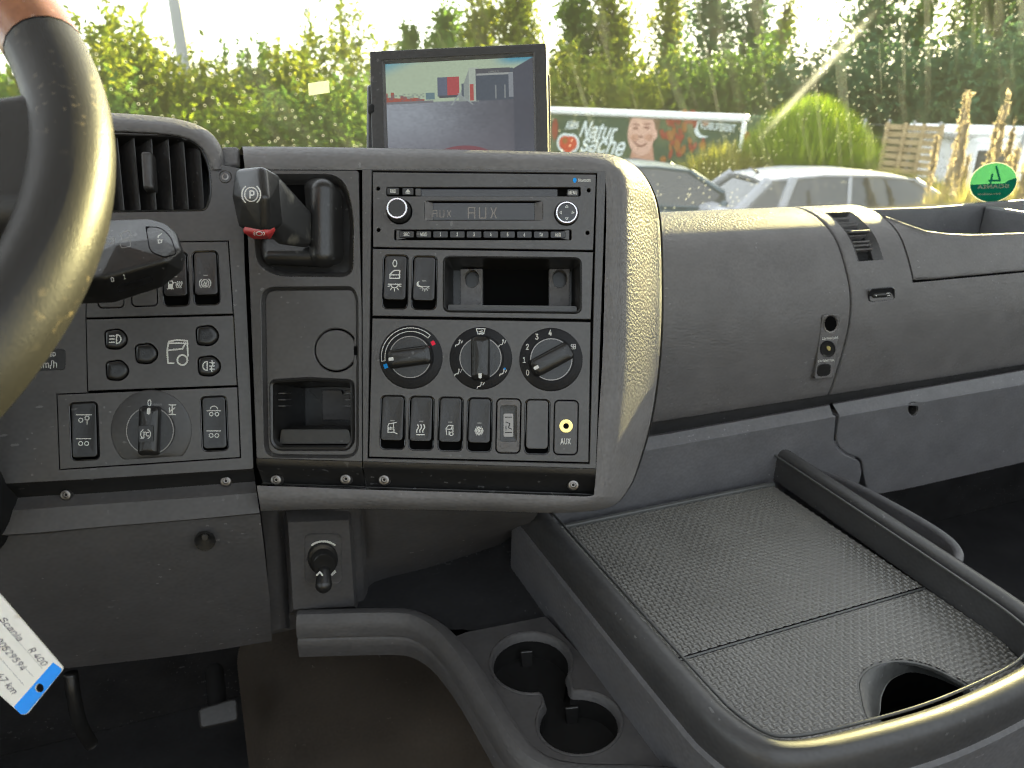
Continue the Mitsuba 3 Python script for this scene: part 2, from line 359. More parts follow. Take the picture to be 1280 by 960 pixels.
part(pk, 'rubber_floor', loft(MC, [(rpoly([(346, 536), (432, 536), (436, 556), (344, 556)], 3), -0.05), (rpoly([(346, 538), (432, 538), (436, 556), (344, 556)], 3), -0.012)]), 'black_plastic')  # black colour keeps the inside of the pocket in painted shade

def screw(parent, M, x, y, h, r=6.2, tip=None):
    s = part(parent, 'screw', loft(M, [(circ(x, y + 1.2, r * 1.25, 24, r * 1.15), h - 0.004), (circ(x, y + .6, r * 1.2, 24, r * 1.05), h + 0.0010), (circ(x, y, r, 24, r * .9), h + 0.0022), (circ(x, y, r * .62, 24, r * .56), h + 0.0026), (circ(x, y, r * .5, 24, r * .45), h + 0.0009)]), 'dull_steel', 30)
    part(s, 'socket', loft(M, [(circ(x, y, r * .30, 6), h + 0.0009), (circ(x, y, r * .26, 6), h + 0.0016)]), 'black_matte')
for x, y in ((342, 601), (430, 600)): screw(con, MC, x, y, -0.0082)
for x, y in ((478.5, 601), (717.5, 607.5)): screw(con, MC, x, y, -0.0082)

# --- panels 2 and 3
p2 = np.array([(465.8, 311), (741.5, 315), (738.5, 399), (465.6, 394.6)])
p3 = np.array([(465.4, 398), (738.3, 402.5), (735.6, 578), (461.2, 571)])
def sw_ring(cx, cy, w, h, lean=-0.02): return rrect(cx, cy, w, h, 6.5, 5, 0.015, lean)
slot_ring = rrect(640.5, 356, 173, 70, 8, 5, 0.012)
up_sw = [(494.3, 352.3, 32, 68), (530.5, 353.5, 31.5, 67.5)]
low_sw = [(491, 528, 31.5, 68), (526.8, 529, 31.5, 68), (563.2, 530, 31.5, 68), (599.5, 531, 31.5, 68), (635.5, 532.5, 31.5, 69), (671.5, 533.5, 31.5, 69), (707.5, 534.5, 31, 69)]
part(con, 'storage_panel', plate(MC, p2, [sw_ring(*s) for s in up_sw] + [slot_ring], -0.004, 0, 0.6), 'panel_plastic')
knobs = [(513.7, 446.5), (601, 448), (688.7, 449.5)]
part(con, 'climate_panel', plate(MC, p3, [sw_ring(*s) for s in low_sw], -0.004, 0, 0.6), 'panel_plastic')
bk = np.array([(455, 300), (746, 304), (738, 584), (458, 578)])
part(con, 'backing', plate(MC, bk, [slot_ring], -0.008, -0.0065, 0.2), 'void')

part(con, 'rear_backing', plate(MC, np.array([(299, 203), (768, 206), (754, 594), (314, 592)]), [inset(slot_ring, -3), inset(pocket_ring, -3), inset(brake_ring, -2)], -0.024, -0.019, 0.2), 'void')
sl = part(con, 'empty_slot', loft(MC, [(slot_ring, 0.0003), (inset(slot_ring, 1), 0.0009), (inset(slot_ring, 2.2), 0.0), (inset(slot_ring, 3.2), -0.006), (inset(slot_ring, 7), -0.05)]), 'black_plastic')
for x0, x1 in ((572, 601), (689, 716)):
    part(sl, 'bracket', plate(MC, rpoly([(x0, 328), (x1, 328), (x1, 378), (x0, 378)], 1), [circ((x0 + x1) / 2 + .5, 341, 9.5, 24, 12)], -0.05, -0.036, .6), 'dash_plastic')
part(sl, 'dark_centre', loft(MC, [(rrect(645, 353, 86, 52, 1), -0.05), (rrect(645, 353, 86, 52, 1), -0.044)]), 'void')
part(sl, 'sill', loft(MC, [(rrect(640.5, 385, 163, 9, 2, 4, .012), -0.03), (rrect(640.5, 385, 163, 9, 2, 4, .012), -0.008)]), 'trim_plastic')

# ---- little pictures on the switches, in survey units about (0, 0)
def sym(name):
    L = lambda *a, w=1.0: st(*a, w=w)
    if name == 'zero': return shapely.affinity.scale(ringy(0, 0, 3.2, 1.4), .75, 1.25)
    if name == 'door_window': return L([(-6, 5), (-6, 0), (-1, -5), (6, -5), (6, 5), (-6, 5)], [(-6, 0.5), (6, 0.5)], w=1.5)
    if name == 'lamp': return L([(-8, -2), (8, -2)], arc(0, -2, 4.5, 0, 180), *[[(6 * math.cos(a), -2 + 6 * math.sin(a)), (8.5 * math.cos(a), -2 + 8.5 * math.sin(a))] for a in np.radians((20, 55, 90, 125, 160))], w=1.2)
    if name == 'moon_lamp': return unary_union([Point(-5, -3).buffer(3.8).difference(Point(-3, -4).buffer(3.4)), shapely.affinity.translate(shapely.affinity.scale(sym('lamp'), .72, .72), 1.5, 1)])
    if name == 'mirror_heat': return L([(-4, -6), (2, -7), (3, 5), (-5, 5), (-5, -3), (-4, -6)], [(2, -7), (6, -8)], [(3, 5), (7, 7)], *[arc(x, 0, 3, 150, 210) for x in (-1, 1, 3)], w=1.1)
    if name == 'heat': return L(*[np.array([(x + 1.2 * math.sin(t * 5.5), -6 + 10 * t) for t in np.linspace(0, 1, 12)]) for x in (-4, 0, 4)], [(-5, 7), (5, 7)], w=1.5)
    if name == 'truck_air': return L([(-4, 6), (-5, -2), (-2, -6), (4, -6), (4, 2)], ringy(2, 5, 2.2, 1.1), [(-3, -1), (2, -1), (2, -4)], [(-1, 2), (-1, 6)], w=1.2)
    if name == 'snow': return L(*[[(-6 * math.cos(a), -6 * math.sin(a)), (6 * math.cos(a), 6 * math.sin(a))] for a in np.radians((0, 60, 120))], *[arc(5.5 * math.cos(a), 5.5 * math.sin(a), 2.2, math.degrees(a) + 110, math.degrees(a) + 250, 5) for a in np.radians(range(0, 360, 60))], w=1.1)
    if name == 'fuel_heat': return unary_union([sbox(-8, -5, -2, 5).difference(sbox(-7, -4, -3, -1)), L(arc(0, -1, 2, 180, 400), [(-9, 5.3), (-1, 5.3)], *[np.array([(x + .8 * math.sin(t * 6), -4 + 8 * t) for t in np.linspace(0, 1, 9)]) for x in (3.5, 6, 8.5)], w=1.1)])
    if name == 'brake_off': return L(ringy(0, 0, 4.6, 1.1), arc(0, 0, 7, 130, 230), arc(0, 0, 7, -50, 50), [(-2.4, 2), (-.6, -2), (.8, 1.5), (2.5, -1.8)], [(-1, 2.5), (2, 2.5)], w=1.1)
    if name == 'axle_up': return L([(-9, -5), (9, -5)], ringy(-3.5, 1.5, 2.4, 1.1), ringy(4, -1, 2.4, 1.1), [(4, 3), (4, 6)], w=1.2)
    if name == 'axle_two': return L([(-9, -4), (9, -4)], ringy(-3.5, 2, 2.5, 1.1), ringy(4, 2, 2.5, 1.1), w=1.2)
    if name == 'axle_arc': return L([(-9, -1), (9, -1)], ringy(-3.5, 3.5, 2.3, 1.1), ringy(4, 3.5, 2.3, 1.1), arc(0, -2, 5, 195, 345), w=1.2)
    if name == 'head_lamp': return L([(1, -5), (1, 5)], arc(1, 0, 5, -90, 90, ry=5), *[[(-7, y), (-1.5, y)] for y in (-3.6, 0, 3.6)], w=1.4)
    if name == 'fog_lamp': return L([(-2, -5), (-2, 5)], arc(-2, 0, 5, 90, 270, ry=5), *[[(1, y), (6, y)] for y in (-3.6, 0, 3.6)], np.array([(3.4 + .8 * math.sin(t * 6), -6 + 12 * t) for t in np.linspace(0, 1, 9)]), w=1.3)
    if name == 'truck_front': return L([(-13, 13), (-14, -3), (-12, -14), (-2, -16), (11, -15), (12, 4)], [(-14, -3), (5, -3 - 2), (9, -12), (-11, -12)], [(-13, 13), (-6, 13)], ringy(5, 9, 6.2, 2.2), w=2.0)
    if name == 'diff_lock': return L([(-4, -6), (4, -6)], [(-4, 6), (4, 6)], [(0, -6), (0, 6)], [(-3, 2), (3, -2)], [(-3.5, -2), (-3.5, 3)], w=1.5)
    if name == 'tc': return L(arc(0, 0, 6.4, 120, 240), arc(0, 0, 6.4, -60, 60), [(-3.5, -2.5), (0, -2.5)], [(-1.8, -2.5), (-2.2, 3)], arc(3, 0, 2.4, 60, 300), [(-6, 5.5), (-2, 4.5)], w=1.2)
    if name == 'defrost': return L([(-5, -3.5), (5, -3.5), (3.2, 2.5), (-3.2, 2.5), (-5, -3.5)], [(-2, 0), (2, -1)], [(-2, 2), (2, 1)], w=1.0)
    if name == 'person': return L(ringy(1, -3.5, .8, .9), [(1, -2), (-.5, 1.8), (-4, 2.4), (-4.6, 4.5)], [(4.5, -3), (3, 0)], w=1.2)
    if name == 'fan': return L(*[ringy(2.2 * math.cos(a), 2.2 * math.sin(a), 1.5, .8) for a in np.radians((45, 135, 225, 315))], w=1)
    if name == 'brake_p': return L(ringy(0, 0, 9.5, 1.7), arc(0, 0, 13.6, 128, 232), arc(0, 0, 13.6, -52, 52), w=1.9)
    if name == 'suspension': return unary_union([sbox(-4.5, -12, 4.5, 12)])
    raise KeyError(name)

def put_sym(parent, M, name, cx, cy, h, k=1.0, bs='white_print', rot=0.0, kx=None):
    g = shapely.affinity.translate(shapely.affinity.rotate(shapely.affinity.scale(sym(name), kx or k, k, origin=(0, 0)), rot, origin=(0, 0)), cx, cy)
    return part(parent, 'symbol', flat(M, g, h), bs, False)

def rocker(parent, M, cx, cy, w, h, marks, lens=True, tilt=0.0042, short=0.77, lean=-0.02, bs='switch_plastic', label=None, skew=0.015):
    """A rocker switch: its cap stands proud at the lower end. marks: (symbol, dy, scale)."""
    hc = h * short; cyc = cy - h / 2 + hc / 2 + 1.2
    ring = rrect(cx, cyc, w - 4.4, hc, 4.5, 4, skew, lean)
    H = lambda u, v: 0.0002 + tilt * np.clip((np.asarray(v) - (cyc - hc / 2)) / hc, 0, 1)**1.3
    hh = lambda r, d: H(r[:, 0], r[:, 1]) + d
    i1, i2 = inset(ring, 0.5), inset(ring, 1.5)
    s = part(parent, 'rocker_switch', loft(M, [(ring, -0.006), (ring, hh(ring, -0.0012)), (i1, hh(i1, -0.0003)), (i2, hh(i2, 0)), (inset(ring, 6), hh(inset(ring, 6), -0.0003))]), bs, 40, label)
    fr = rrect(cx, cy, w, h, 6.5, 4, skew, lean)
    part(s, 'bezel', loft(M, [(fr, -0.001), (inset(fr, .2), 0.0004), (inset(fr, 1.0), 0.0002), (inset(fr, 1.2), -0.006)], cap1=False), 'black_gloss', 40)
    if lens: part(s, 'indicator_lens', flat(M, sbox(cx - 2.6, cyc + 2.2, cx + 2.6, cyc + 3.6), lambda u, v: H(u, v) + .0001), 'grey_print', False)
    for nm, dy, k in marks: put_sym(s, M, nm, cx - .5, cyc + dy, lambda u, v: H(u, v) + .00015, k, 'white_print')
    return s

rocker(con, MC, *up_sw[0], [('zero', -18, 1), ('door_window', -4, 1), ('lamp', 10.5, 1)], lens=False, short=.82)
rocker(con, MC, *up_sw[1], [('moon_lamp', 10, 1)], short=.82)
for s, mk in zip(low_sw[:4], ('mirror_heat', 'heat', 'truck_air', 'snow')): rocker(con, MC, *s, [(mk, 12.5, .95)], short=.81)
cx, cy, w, h = low_sw[4]
g5 = part(con, 'leveling_switch', plate(MC, inset(sw_ring(cx, cy, w, h), 1.5), [rrect(cx, cy - 3, 21, 45, 3, 3)], -0.004, 0.0006, 0.6), 'dash_plastic')
part(g5, 'insert', loft(MC, [(rrect(cx, cy - 3, 20.6, 44.6, 3, 3), -0.003), (rrect(cx, cy - 3, 20.6, 44.6, 3, 3), -0.0006), (rrect(cx, cy - 3, 14, 32, 2, 3), -0.0012)]), 'black_plastic')
part(g5, 'key', loft(MC, [(rrect(cx, cy - 1, 12.5, 30, 1.5, 3), -0.0012), (rrect(cx, cy - 1, 12, 29, 1.5, 3), 0.0001)]), 'dull_steel')
part(g5, 'symbol', flat(MC, st([(cx - 3, cy - 5), (cx + 2, cy - 3), (cx, cy + 2), (cx + 4, cy + 4)], [(cx - 4, cy - 11), (cx + 4, cy - 11)], [(cx - 4, cy + 8), (cx + 4, cy + 8)], [(cx - 3, cy), (cx - 3, cy + 5)], w=1.1), .0003), 'black_matte', False)
rocker(con, MC, *low_sw[5], [], lens=False, tilt=0.003, short=.88, bs='panel_plastic')
cx, cy, w, h = low_sw[6]
ax = part(con, 'aux_socket', loft(MC, [(inset(sw_ring(cx, cy, w, h), 1.2), -0.004), (inset(sw_ring(cx, cy, w, h), 1.2), -0.0005), (inset(sw_ring(cx, cy, w, h), 2), 0.0)]), 'panel_plastic', label='audio input socket with a gold ring')
part(ax, 'gold_ring', loft(MC, [(circ(cx, cy - 2, 8.6, 28), 0), (circ(cx, cy - 2, 8.4, 28), .0008), (circ(cx, cy - 2, 7.2, 28), .0011), (circ(cx, cy - 2, 3.6, 28), .0007), (circ(cx, cy - 2, 3.4, 28), -.0006)], cap1=False), 'brass')
part(ax, 'jack_hole', loft(MC, [(circ(cx, cy - 2, 3.4, 20), .0006), (circ(cx, cy - 2, 3.2, 20), .0002)]), 'void')
part(ax, 'lettering', word(MC, 'AUX', cx - .5, cy + 17, 7.2, 0.0001, True, squash=.62), 'white_print', False)

# --- climate knobs
def knob(cx, cy, R, r, ang, M=MC, dial='dial_black', label=None, parent=None, bw=12, hi=0.016, clip=None):
    cut = (lambda q: q) if clip is None else (lambda q: np.stack([q[:, 0], np.minimum(q[:, 1], clip(q[:, 0]))], 1))
    k = part(parent or con, 'climate_knob' if M is MC else 'rotary_switch', loft(M, [(cut(circ(cx, cy, R, 56)), -0.0005), (cut(circ(cx, cy, R - .6, 56)), 0.0005), (cut(circ(cx, cy, R - 3, 56)), 0.0012), (circ(cx, cy, r + 3, 56), 0.0024), (circ(cx, cy, r + 1, 56), 0.0020)]), dial, 25, label)
    part(k, 'disc', loft(M, [(circ(cx, cy, r + .4, 48), -0.002), (circ(cx, cy, r, 48), 0.0045), (circ(cx, cy, r - 1, 48), 0.0052)]), 'switch_plastic', 30)
    part(k, 'disc_edge', loft(M, [(circ(cx, cy, r + .5, 48), 0.0040), (circ(cx, cy, r + .1, 48), 0.0053), (circ(cx, cy, r - .9, 48), 0.0053)], cap1=False), 'dull_steel', 30)
    c, s = math.cos(ang), math.sin(ang)
    def rot(q): return np.stack([cx + q[:, 0] * c - q[:, 1] * s, cy + q[:, 0] * s + q[:, 1] * c], 1)
    base, top = rrect(0, 0, 2 * r + 2, 2 * bw, 5, 5), rrect(0, 0, 2 * r - 1, 2 * bw - 5, 5, 5)
    f = lambda q: 1 - 0.22 * (q[:, 0] / r)**2
    part(k, 'grip', loft(M, [(rot(base), 0.003), (rot(rrect(0, 0, 2 * r + 1, 2 * bw - 2, 5, 5)), hi * .75), (rot(top), hi * .97 * f(top)), (rot(inset(top, 3)), hi * 1.03 * f(inset(top, 3))), (rot(inset(top, 7)), hi * 1.05 * f(inset(top, 7)))]), 'switch_plastic', 50)
    q = rot(rrect(r - 5, 0, 8, 4.2, 1.6, 3)); part(k, 'pointer', loft(M, [(q, hi * .6), (q, hi * .93)]), 'white_print')
    return k
k1 = knob(*knobs[0], 40, 26, math.pi - .14); x, y = knobs[0]
part(k1, 'scale', flat(MC, st(np.vstack([arc(x, y, 36.5, 172, 312, 30), arc(x, y, 32, 312, 172, 30), arc(x, y, 36.5, 172, 173, 2)]), w=.9), .0021), 'white_print', False)
for a, bs in ((-32, 'red_print'), (160, 'blue_print')):
    a = math.radians(a); part(k1, 'mark', flat(MC, shapely.affinity.rotate(sbox(x + 33 * math.cos(a) - 2.4, y + 33 * math.sin(a) - 2.8, x + 33 * math.cos(a) + 2.4, y + 33 * math.sin(a) + 2.8), -30 if bs[0] == 'r' else -20), .0022), bs, False)
k2 = knob(*knobs[1], 39.5, 26, math.pi / 2); x, y = knobs[1]
put_sym(k2, MC, 'defrost', x, y - 33, .0022, 1.1)
for a in (-35, 32, 90, 148, 215): put_sym(k2, MC, 'person', x + 33 * math.cos(math.radians(a)), y + 33 * math.sin(math.radians(a)), .0022, .95)
part(k2, 'mark', flat(MC, Point(x + 30, y + 13).buffer(1.3), .0023), 'blue_print', False)
k3 = knob(*knobs[2], 40, 26, math.pi - .5); x, y = knobs[2]
for d, a in (('0', 151), ('1', 179), ('2', 208), ('3', 238), ('4', 268)): part(k3, 'numeral', word(MC, d, x + 33.5 * math.cos(math.radians(a)), y + 33.5 * math.sin(math.radians(a)), 7.0, .0022, True, squash=.75), 'white_print', False)
put_sym(k3, MC, 'fan', x + 32 * math.cos(math.radians(-30)), y + 32 * math.sin(math.radians(-30)), .0022, .95)

# ================================================================= radio
rad = thing('car_radio', 'flat grey truck radio with disc slot and dim AUX display in the console', 'car radio')
slotR, dispR, keysR = rrect(604.5, 239.6, 243, 11.5, 2.5), rrect(604.5, 263.2, 148, 24.5, 3.5), rrect(603.5, 293.5, 222, 13, 2)
kL, kR = circ(499.5, 264.5, 15.8, 32), circ(708, 267, 15, 32)
part(rad, 'faceplate', plate(MC, [(466, 215.2), (745, 218.2), (741.3, 312.6), (466.2, 308.6)], [slotR, dispR, keysR, kL, kR] + [circ(x, y, 2.5, 14) for x, y in ((472.6, 235.8), (736, 237.8), (473, 287.4), (734.4, 291))], -0.003, 0.0, 0.5), 'panel_plastic')
part(rad, 'inner_case', loft(MC, [(np.array([(466.5, 215.5), (744, 218.5), (741, 312), (466.5, 308)]), -0.0062), (np.array([(466.5, 215.5), (744, 218.5), (741, 312), (466.5, 308)]), -0.0055)]), 'void')
part(rad, 'disc_slot', loft(MC, [(rrect(611, 240, 172, 9.5, 1), -0.0055), (rrect(611, 240, 172, 9.5, 1), -0.004)]), 'black_gloss')
part(rad, 'slot_end', loft(MC, [(rrect(522.5, 239.8, 7, 9, .8), -0.0055), (rrect(522.5, 239.8, 6.4, 8.4, .8), -0.0008)]), 'panel_plastic')
def key(cx, cy, w, h, text=None, sy=None):
    k = part(rad, 'key', loft(MC, [(rrect(cx, cy, w, h, 1.6, 3), -0.0055), (rrect(cx, cy, w, h, 1.6, 3), 0.0000), (rrect(cx, cy, w - 1.2, h - 1.2, 1.2, 3), 0.0006)]), 'switch_plastic')
    if text: part(k, 'lettering', word(MC, text, cx, cy, 4.3, .0006, True, squash=.62), 'white_print', False)
    if sy: part(k, 'symbol', flat(MC, unary_union([Polygon([(cx - 3, cy + .6), (cx + 3, cy + .6), (cx, cy - 3)]), sbox(cx - 3, cy + 1.4, cx + 3, cy + 2.6)]), .0007), 'white_print', False)
key(491.5, 239.2, 15.5, 9.3, 'RND'); key(510, 239.5, 14.5, 9.3, None, True); key(716, 241, 14.5, 9, 'MENU')
for i, tx in enumerate(('SRC', 'MOD', '1', '2', '3', '4', '5', '6', 'TA', 'AUD')): key(508.8 + 20.95 * i + (-.5 if i == 0 else 0), 293 + .06 * i, 19, 8.6, tx)
for s in (-1, 1): part(rad, 'key_row_end', loft(MC, [(np.array([(603.5 + s * 96, 289), (603.5 + s * 96, 298), (603.5 + s * 107, 299.5), (603.5 + s * 107, 287.5)]), -.0055), (np.array([(603.5 + s * 98, 289), (603.5 + s * 98, 298), (603.5 + s * 108, 299.5), (603.5 + s * 108, 287.5)]), -.0006)]), 'panel_plastic')
d = part(rad, 'display', loft(MC, [(rrect(604.5, 263.2, 128, 22, .6), -0.0055), (rrect(604.5, 263.2, 127, 21, .6), -0.0035)]), 'black_gloss', label='dim display reading AUX')
mat('lcd_segment', {'type': 'diffuse', 'reflectance': rgb((0.22, 0.20, 0.18))})
for tx, x, y, hh, n in (('small', 552, 266, 4.2, 3), ('large', 603, 265, 6.6, 3)):
    a = hh; ch = {'A': [[(-.6, 1), (-.6, -1)], [(.6, 1), (.6, -1)], [(-.6, -1), (.6, -1)], [(-.6, 0), (.6, 0)]], 'U': [[(-.6, -1), (-.6, 1)], [(.6, -1), (.6, 1)], [(-.6, 1), (.6, 1)]], 'X': [[(-.5, -1), (-.1, 0), (-.5, 1)], [(.5, -1), (.1, 0), (.5, 1)]]}
    for i, c in enumerate('AUX'): part(d, 'segment_letter', flat(MC, st(*[[(x + (i - 1) * a * 2.1 + px * a, y + py * a) for px, py in l] for l in ch[c]], w=a * .18), -.0033), 'lcd_segment', False)
for s in (-1, 1): part(d, 'slanted_end', loft(MC, [(np.array([(604.5 + s * 64, 252.5), (604.5 + s * 64, 274), (604.5 + s * 73.5, 275.5), (604.5 + s * 73.5, 251)]), [-.0035, -.0035, 0, 0]), (np.array([(604.5 + s * 64.5, 252.5), (604.5 + s * 64.5, 274), (604.5 + s * 73.6, 275.5), (604.5 + s * 73.6, 251)]), [-.0034, -.0034, .0002, .0002])]), 'dash_plastic')
k = part(rad, 'volume_knob', loft(MC, [(circ(499.5, 264.5, 15, 36), -.005), (circ(498.6, 263.6, 14.2, 36), .008), (circ(498.4, 263.4, 13.4, 36), .009), (circ(498.2, 263.2, 10.5, 36), .0092)]), 'black_plastic')
part(k, 'metal_ring', loft(MC, [(circ(498.3, 263.3, 13.2, 36), .0086), (circ(498.3, 263.3, 12.6, 36), .0098), (circ(498.3, 263.3, 10.8, 36), .0098), (circ(498.3, 263.3, 10.4, 36), .009)], cap1=False), 'steel')
part(k, 'cap', loft(MC, [(circ(498.3, 263.3, 10.3, 32), .0085), (circ(498.3, 263.3, 9.8, 32), .0094)]), 'switch_plastic')
k = part(rad, 'navigation_knob', loft(MC, [(circ(708, 267, 14.4, 36), -.005), (circ(708, 267, 14.2, 36), .003), (circ(708, 267, 11, 36), .004)]), 'black_gloss')
part(k, 'metal_ring', loft(MC, [(circ(708, 266.8, 13.6, 36), .0028), (circ(708, 266.8, 13.2, 36), .0044), (circ(708, 266.8, 11.8, 36), .0044), (circ(708, 266.8, 11.4, 36), .003)], cap1=False), 'steel')
part(k, 'arrows', flat(MC, unary_union([st([(708 + 6.5 * c - 1.8 * s * 1, 267 + 6.5 * s - 1.8 * c), (708 + 9.0 * c, 267 + 9.0 * s), (708 + 6.5 * c + 1.8 * s, 267 + 6.5 * s + 1.8 * c), (708 + 6.5 * c - 1.8 * s, 267 + 6.5 * s - 1.8 * c)], w=.7) for c, s in ((1, 0), (-1, 0), (0, 1), (0, -1))]), .0042), 'white_print', False)
part(rad, 'blue_logo', flat(MC, shapely.affinity.scale(Point(718.4, 225.3).buffer(3), .75, 1.05), .0001), 'blue_print', False)
part(rad, 'logo_lettering', word(MC, 'Bluetooth', 730.5, 225.4, 3.6, .0001, True, squash=.72), 'white_print', False)

mat('worn_black', bumped(proc(lambda p, n, uv: mix((.016, .016, .016), (.16, .15, .12), smoothstep(.50, .85, fbm(p.x * 130, p.y * 130, p.z * 60)) * .6)), .42, 900, .0001))
# ================================================================= parking brake lever
br = thing('parking_brake_lever', 'black parking brake lever with white P symbol and red underside left of the radio', 'brake lever')
hs = part(br, 'housing', cat_([hull([(Pd(404, 240, .640), .011), (Pd(404, 318, .640), .011), (Pd(394, 236, .652), .009), (Pd(414, 250, .650), .010), (Pd(416, 318, .650), .009)]),
                               hull([(Pd(340, 320, .648), .0075), (Pd(408, 321, .645), .009), (Pd(338, 308, .655), .008), (Pd(330, 300, .657), .005)])]), 'black_plastic', True)
part(br, 'slot', loft(MC, [(rpoly([(327, 224), (395, 224), (395, 312), (338, 312)], 5), -0.0145), (rpoly([(327, 224), (395, 224), (395, 312), (338, 312)], 5), -0.0135)]), 'void')
part(br, 'arm', soft(hull([(Pd(338, 238, .604), .012), (Pd(340, 274, .604), .010), (Pd(380, 270, .632), .006), (Pd(380, 300, .634), .006), (Pd(352, 296, .616), .006)])), 'worn_black', True)
gm = soft(hull([(Pd(304, 221, .598), .006), (Pd(327, 219, .585), .006), (Pd(300, 245, .594), .0055), (Pd(306, 278, .598), .005), (Pd(331, 281, .584), .0055), (Pd(330, 248, .575), .0055), (Pd(340, 228, .602), .007), (Pd(344, 276, .602), .006), (Pd(312, 250, .583), .006)]), .003, 16)
kb = part(br, 'grip', gm, 'black_plastic', True)
part(kb, 'symbol', drape(gm, shapely.affinity.translate(shapely.affinity.scale(sym('brake_p'), .86, .92, origin=(0, 0)), 314, 243)), 'white_print', False)
part(kb, 'lettering', drape(gm, text_shape('P', 314, 243, 6.6, 10)), 'white_print', False)
ru = part(br, 'red_underside', soft(hull([(Pd(310, 288, .594), .0035), (Pd(332, 290, .584), .0035), (Pd(339, 287, .590), .003), (Pd(318, 294, .596), .003), (Pd(335, 294, .592), .003)]), .003, 8), 'red_plastic', True)
part(ru, 'symbol', drape(soft(hull([(Pd(310, 288, .594), .0035), (Pd(332, 290, .584), .0035), (Pd(339, 287, .590), .003), (Pd(318, 294, .596), .003), (Pd(335, 294, .592), .003)]), .003, 8), st(arc(324, 292, 6.5, 150, 210, ry=4), arc(324, 292, 6.5, -30, 30, ry=4), arc(324, 292, 4, 0, 360, ry=2.4), w=1.2)), 'white_print', False)

# ================================================================= camera monitor on top of the console
mon = thing('camera_monitor', 'black monitor on top of the console showing a parking yard', 'monitor')
c3 = [Pd(464, 67, .770), Pd(683, 57, .742), Pd(686, 200, .735)]
MM = Plane(np.cross(c3[1] - c3[0], c3[2] - c3[0]), through=c3[0])
mo = rpoly([(464.5, 67.5), (683, 57.5), (686, 215), (468, 222)], 2, 3)
mi_ = np.array([(479.5, 78.5), (668, 69), (671, 205), (484, 212)])
part(mon, 'case', loft(MM, [(inset(mo, 2), -0.026), (mo, -0.022), (mo, -0.001), (inset(mo, .8), 0.0)]), 'black_plastic')
part(mon, 'frame', plate(MM, mo, [mi_], -0.001, 0.0055, 0.8), 'trim_plastic')
part(mon, 'frame_bevel', loft(MM, [(mi_, 0.005), (inset(mi_, 2.2), 0.0006)], cap1=False), 'dash_plastic', False)
part(mon, 'bracket', hull([(Pd(465, 112, .775), .005), (Pd(464.5, 190, .775), .005), (Pd(468, 190, .79), .006), (Pd(468, 120, .79), .006)]), 'black_plastic', True)
part(mon, 'clip', hull([(Pd(686, 95, .752), .0012), (Pd(687, 190, .748), .0012), (Pd(687, 190, .758), .0012), (Pd(686, 95, .760), .0012)]), 'trim_plastic', True)
part(mon, 'bracket_knob', hull([(Pd(465, 135, .763), .004), (Pd(465, 139, .763), .004)]), 'black_matte', True)

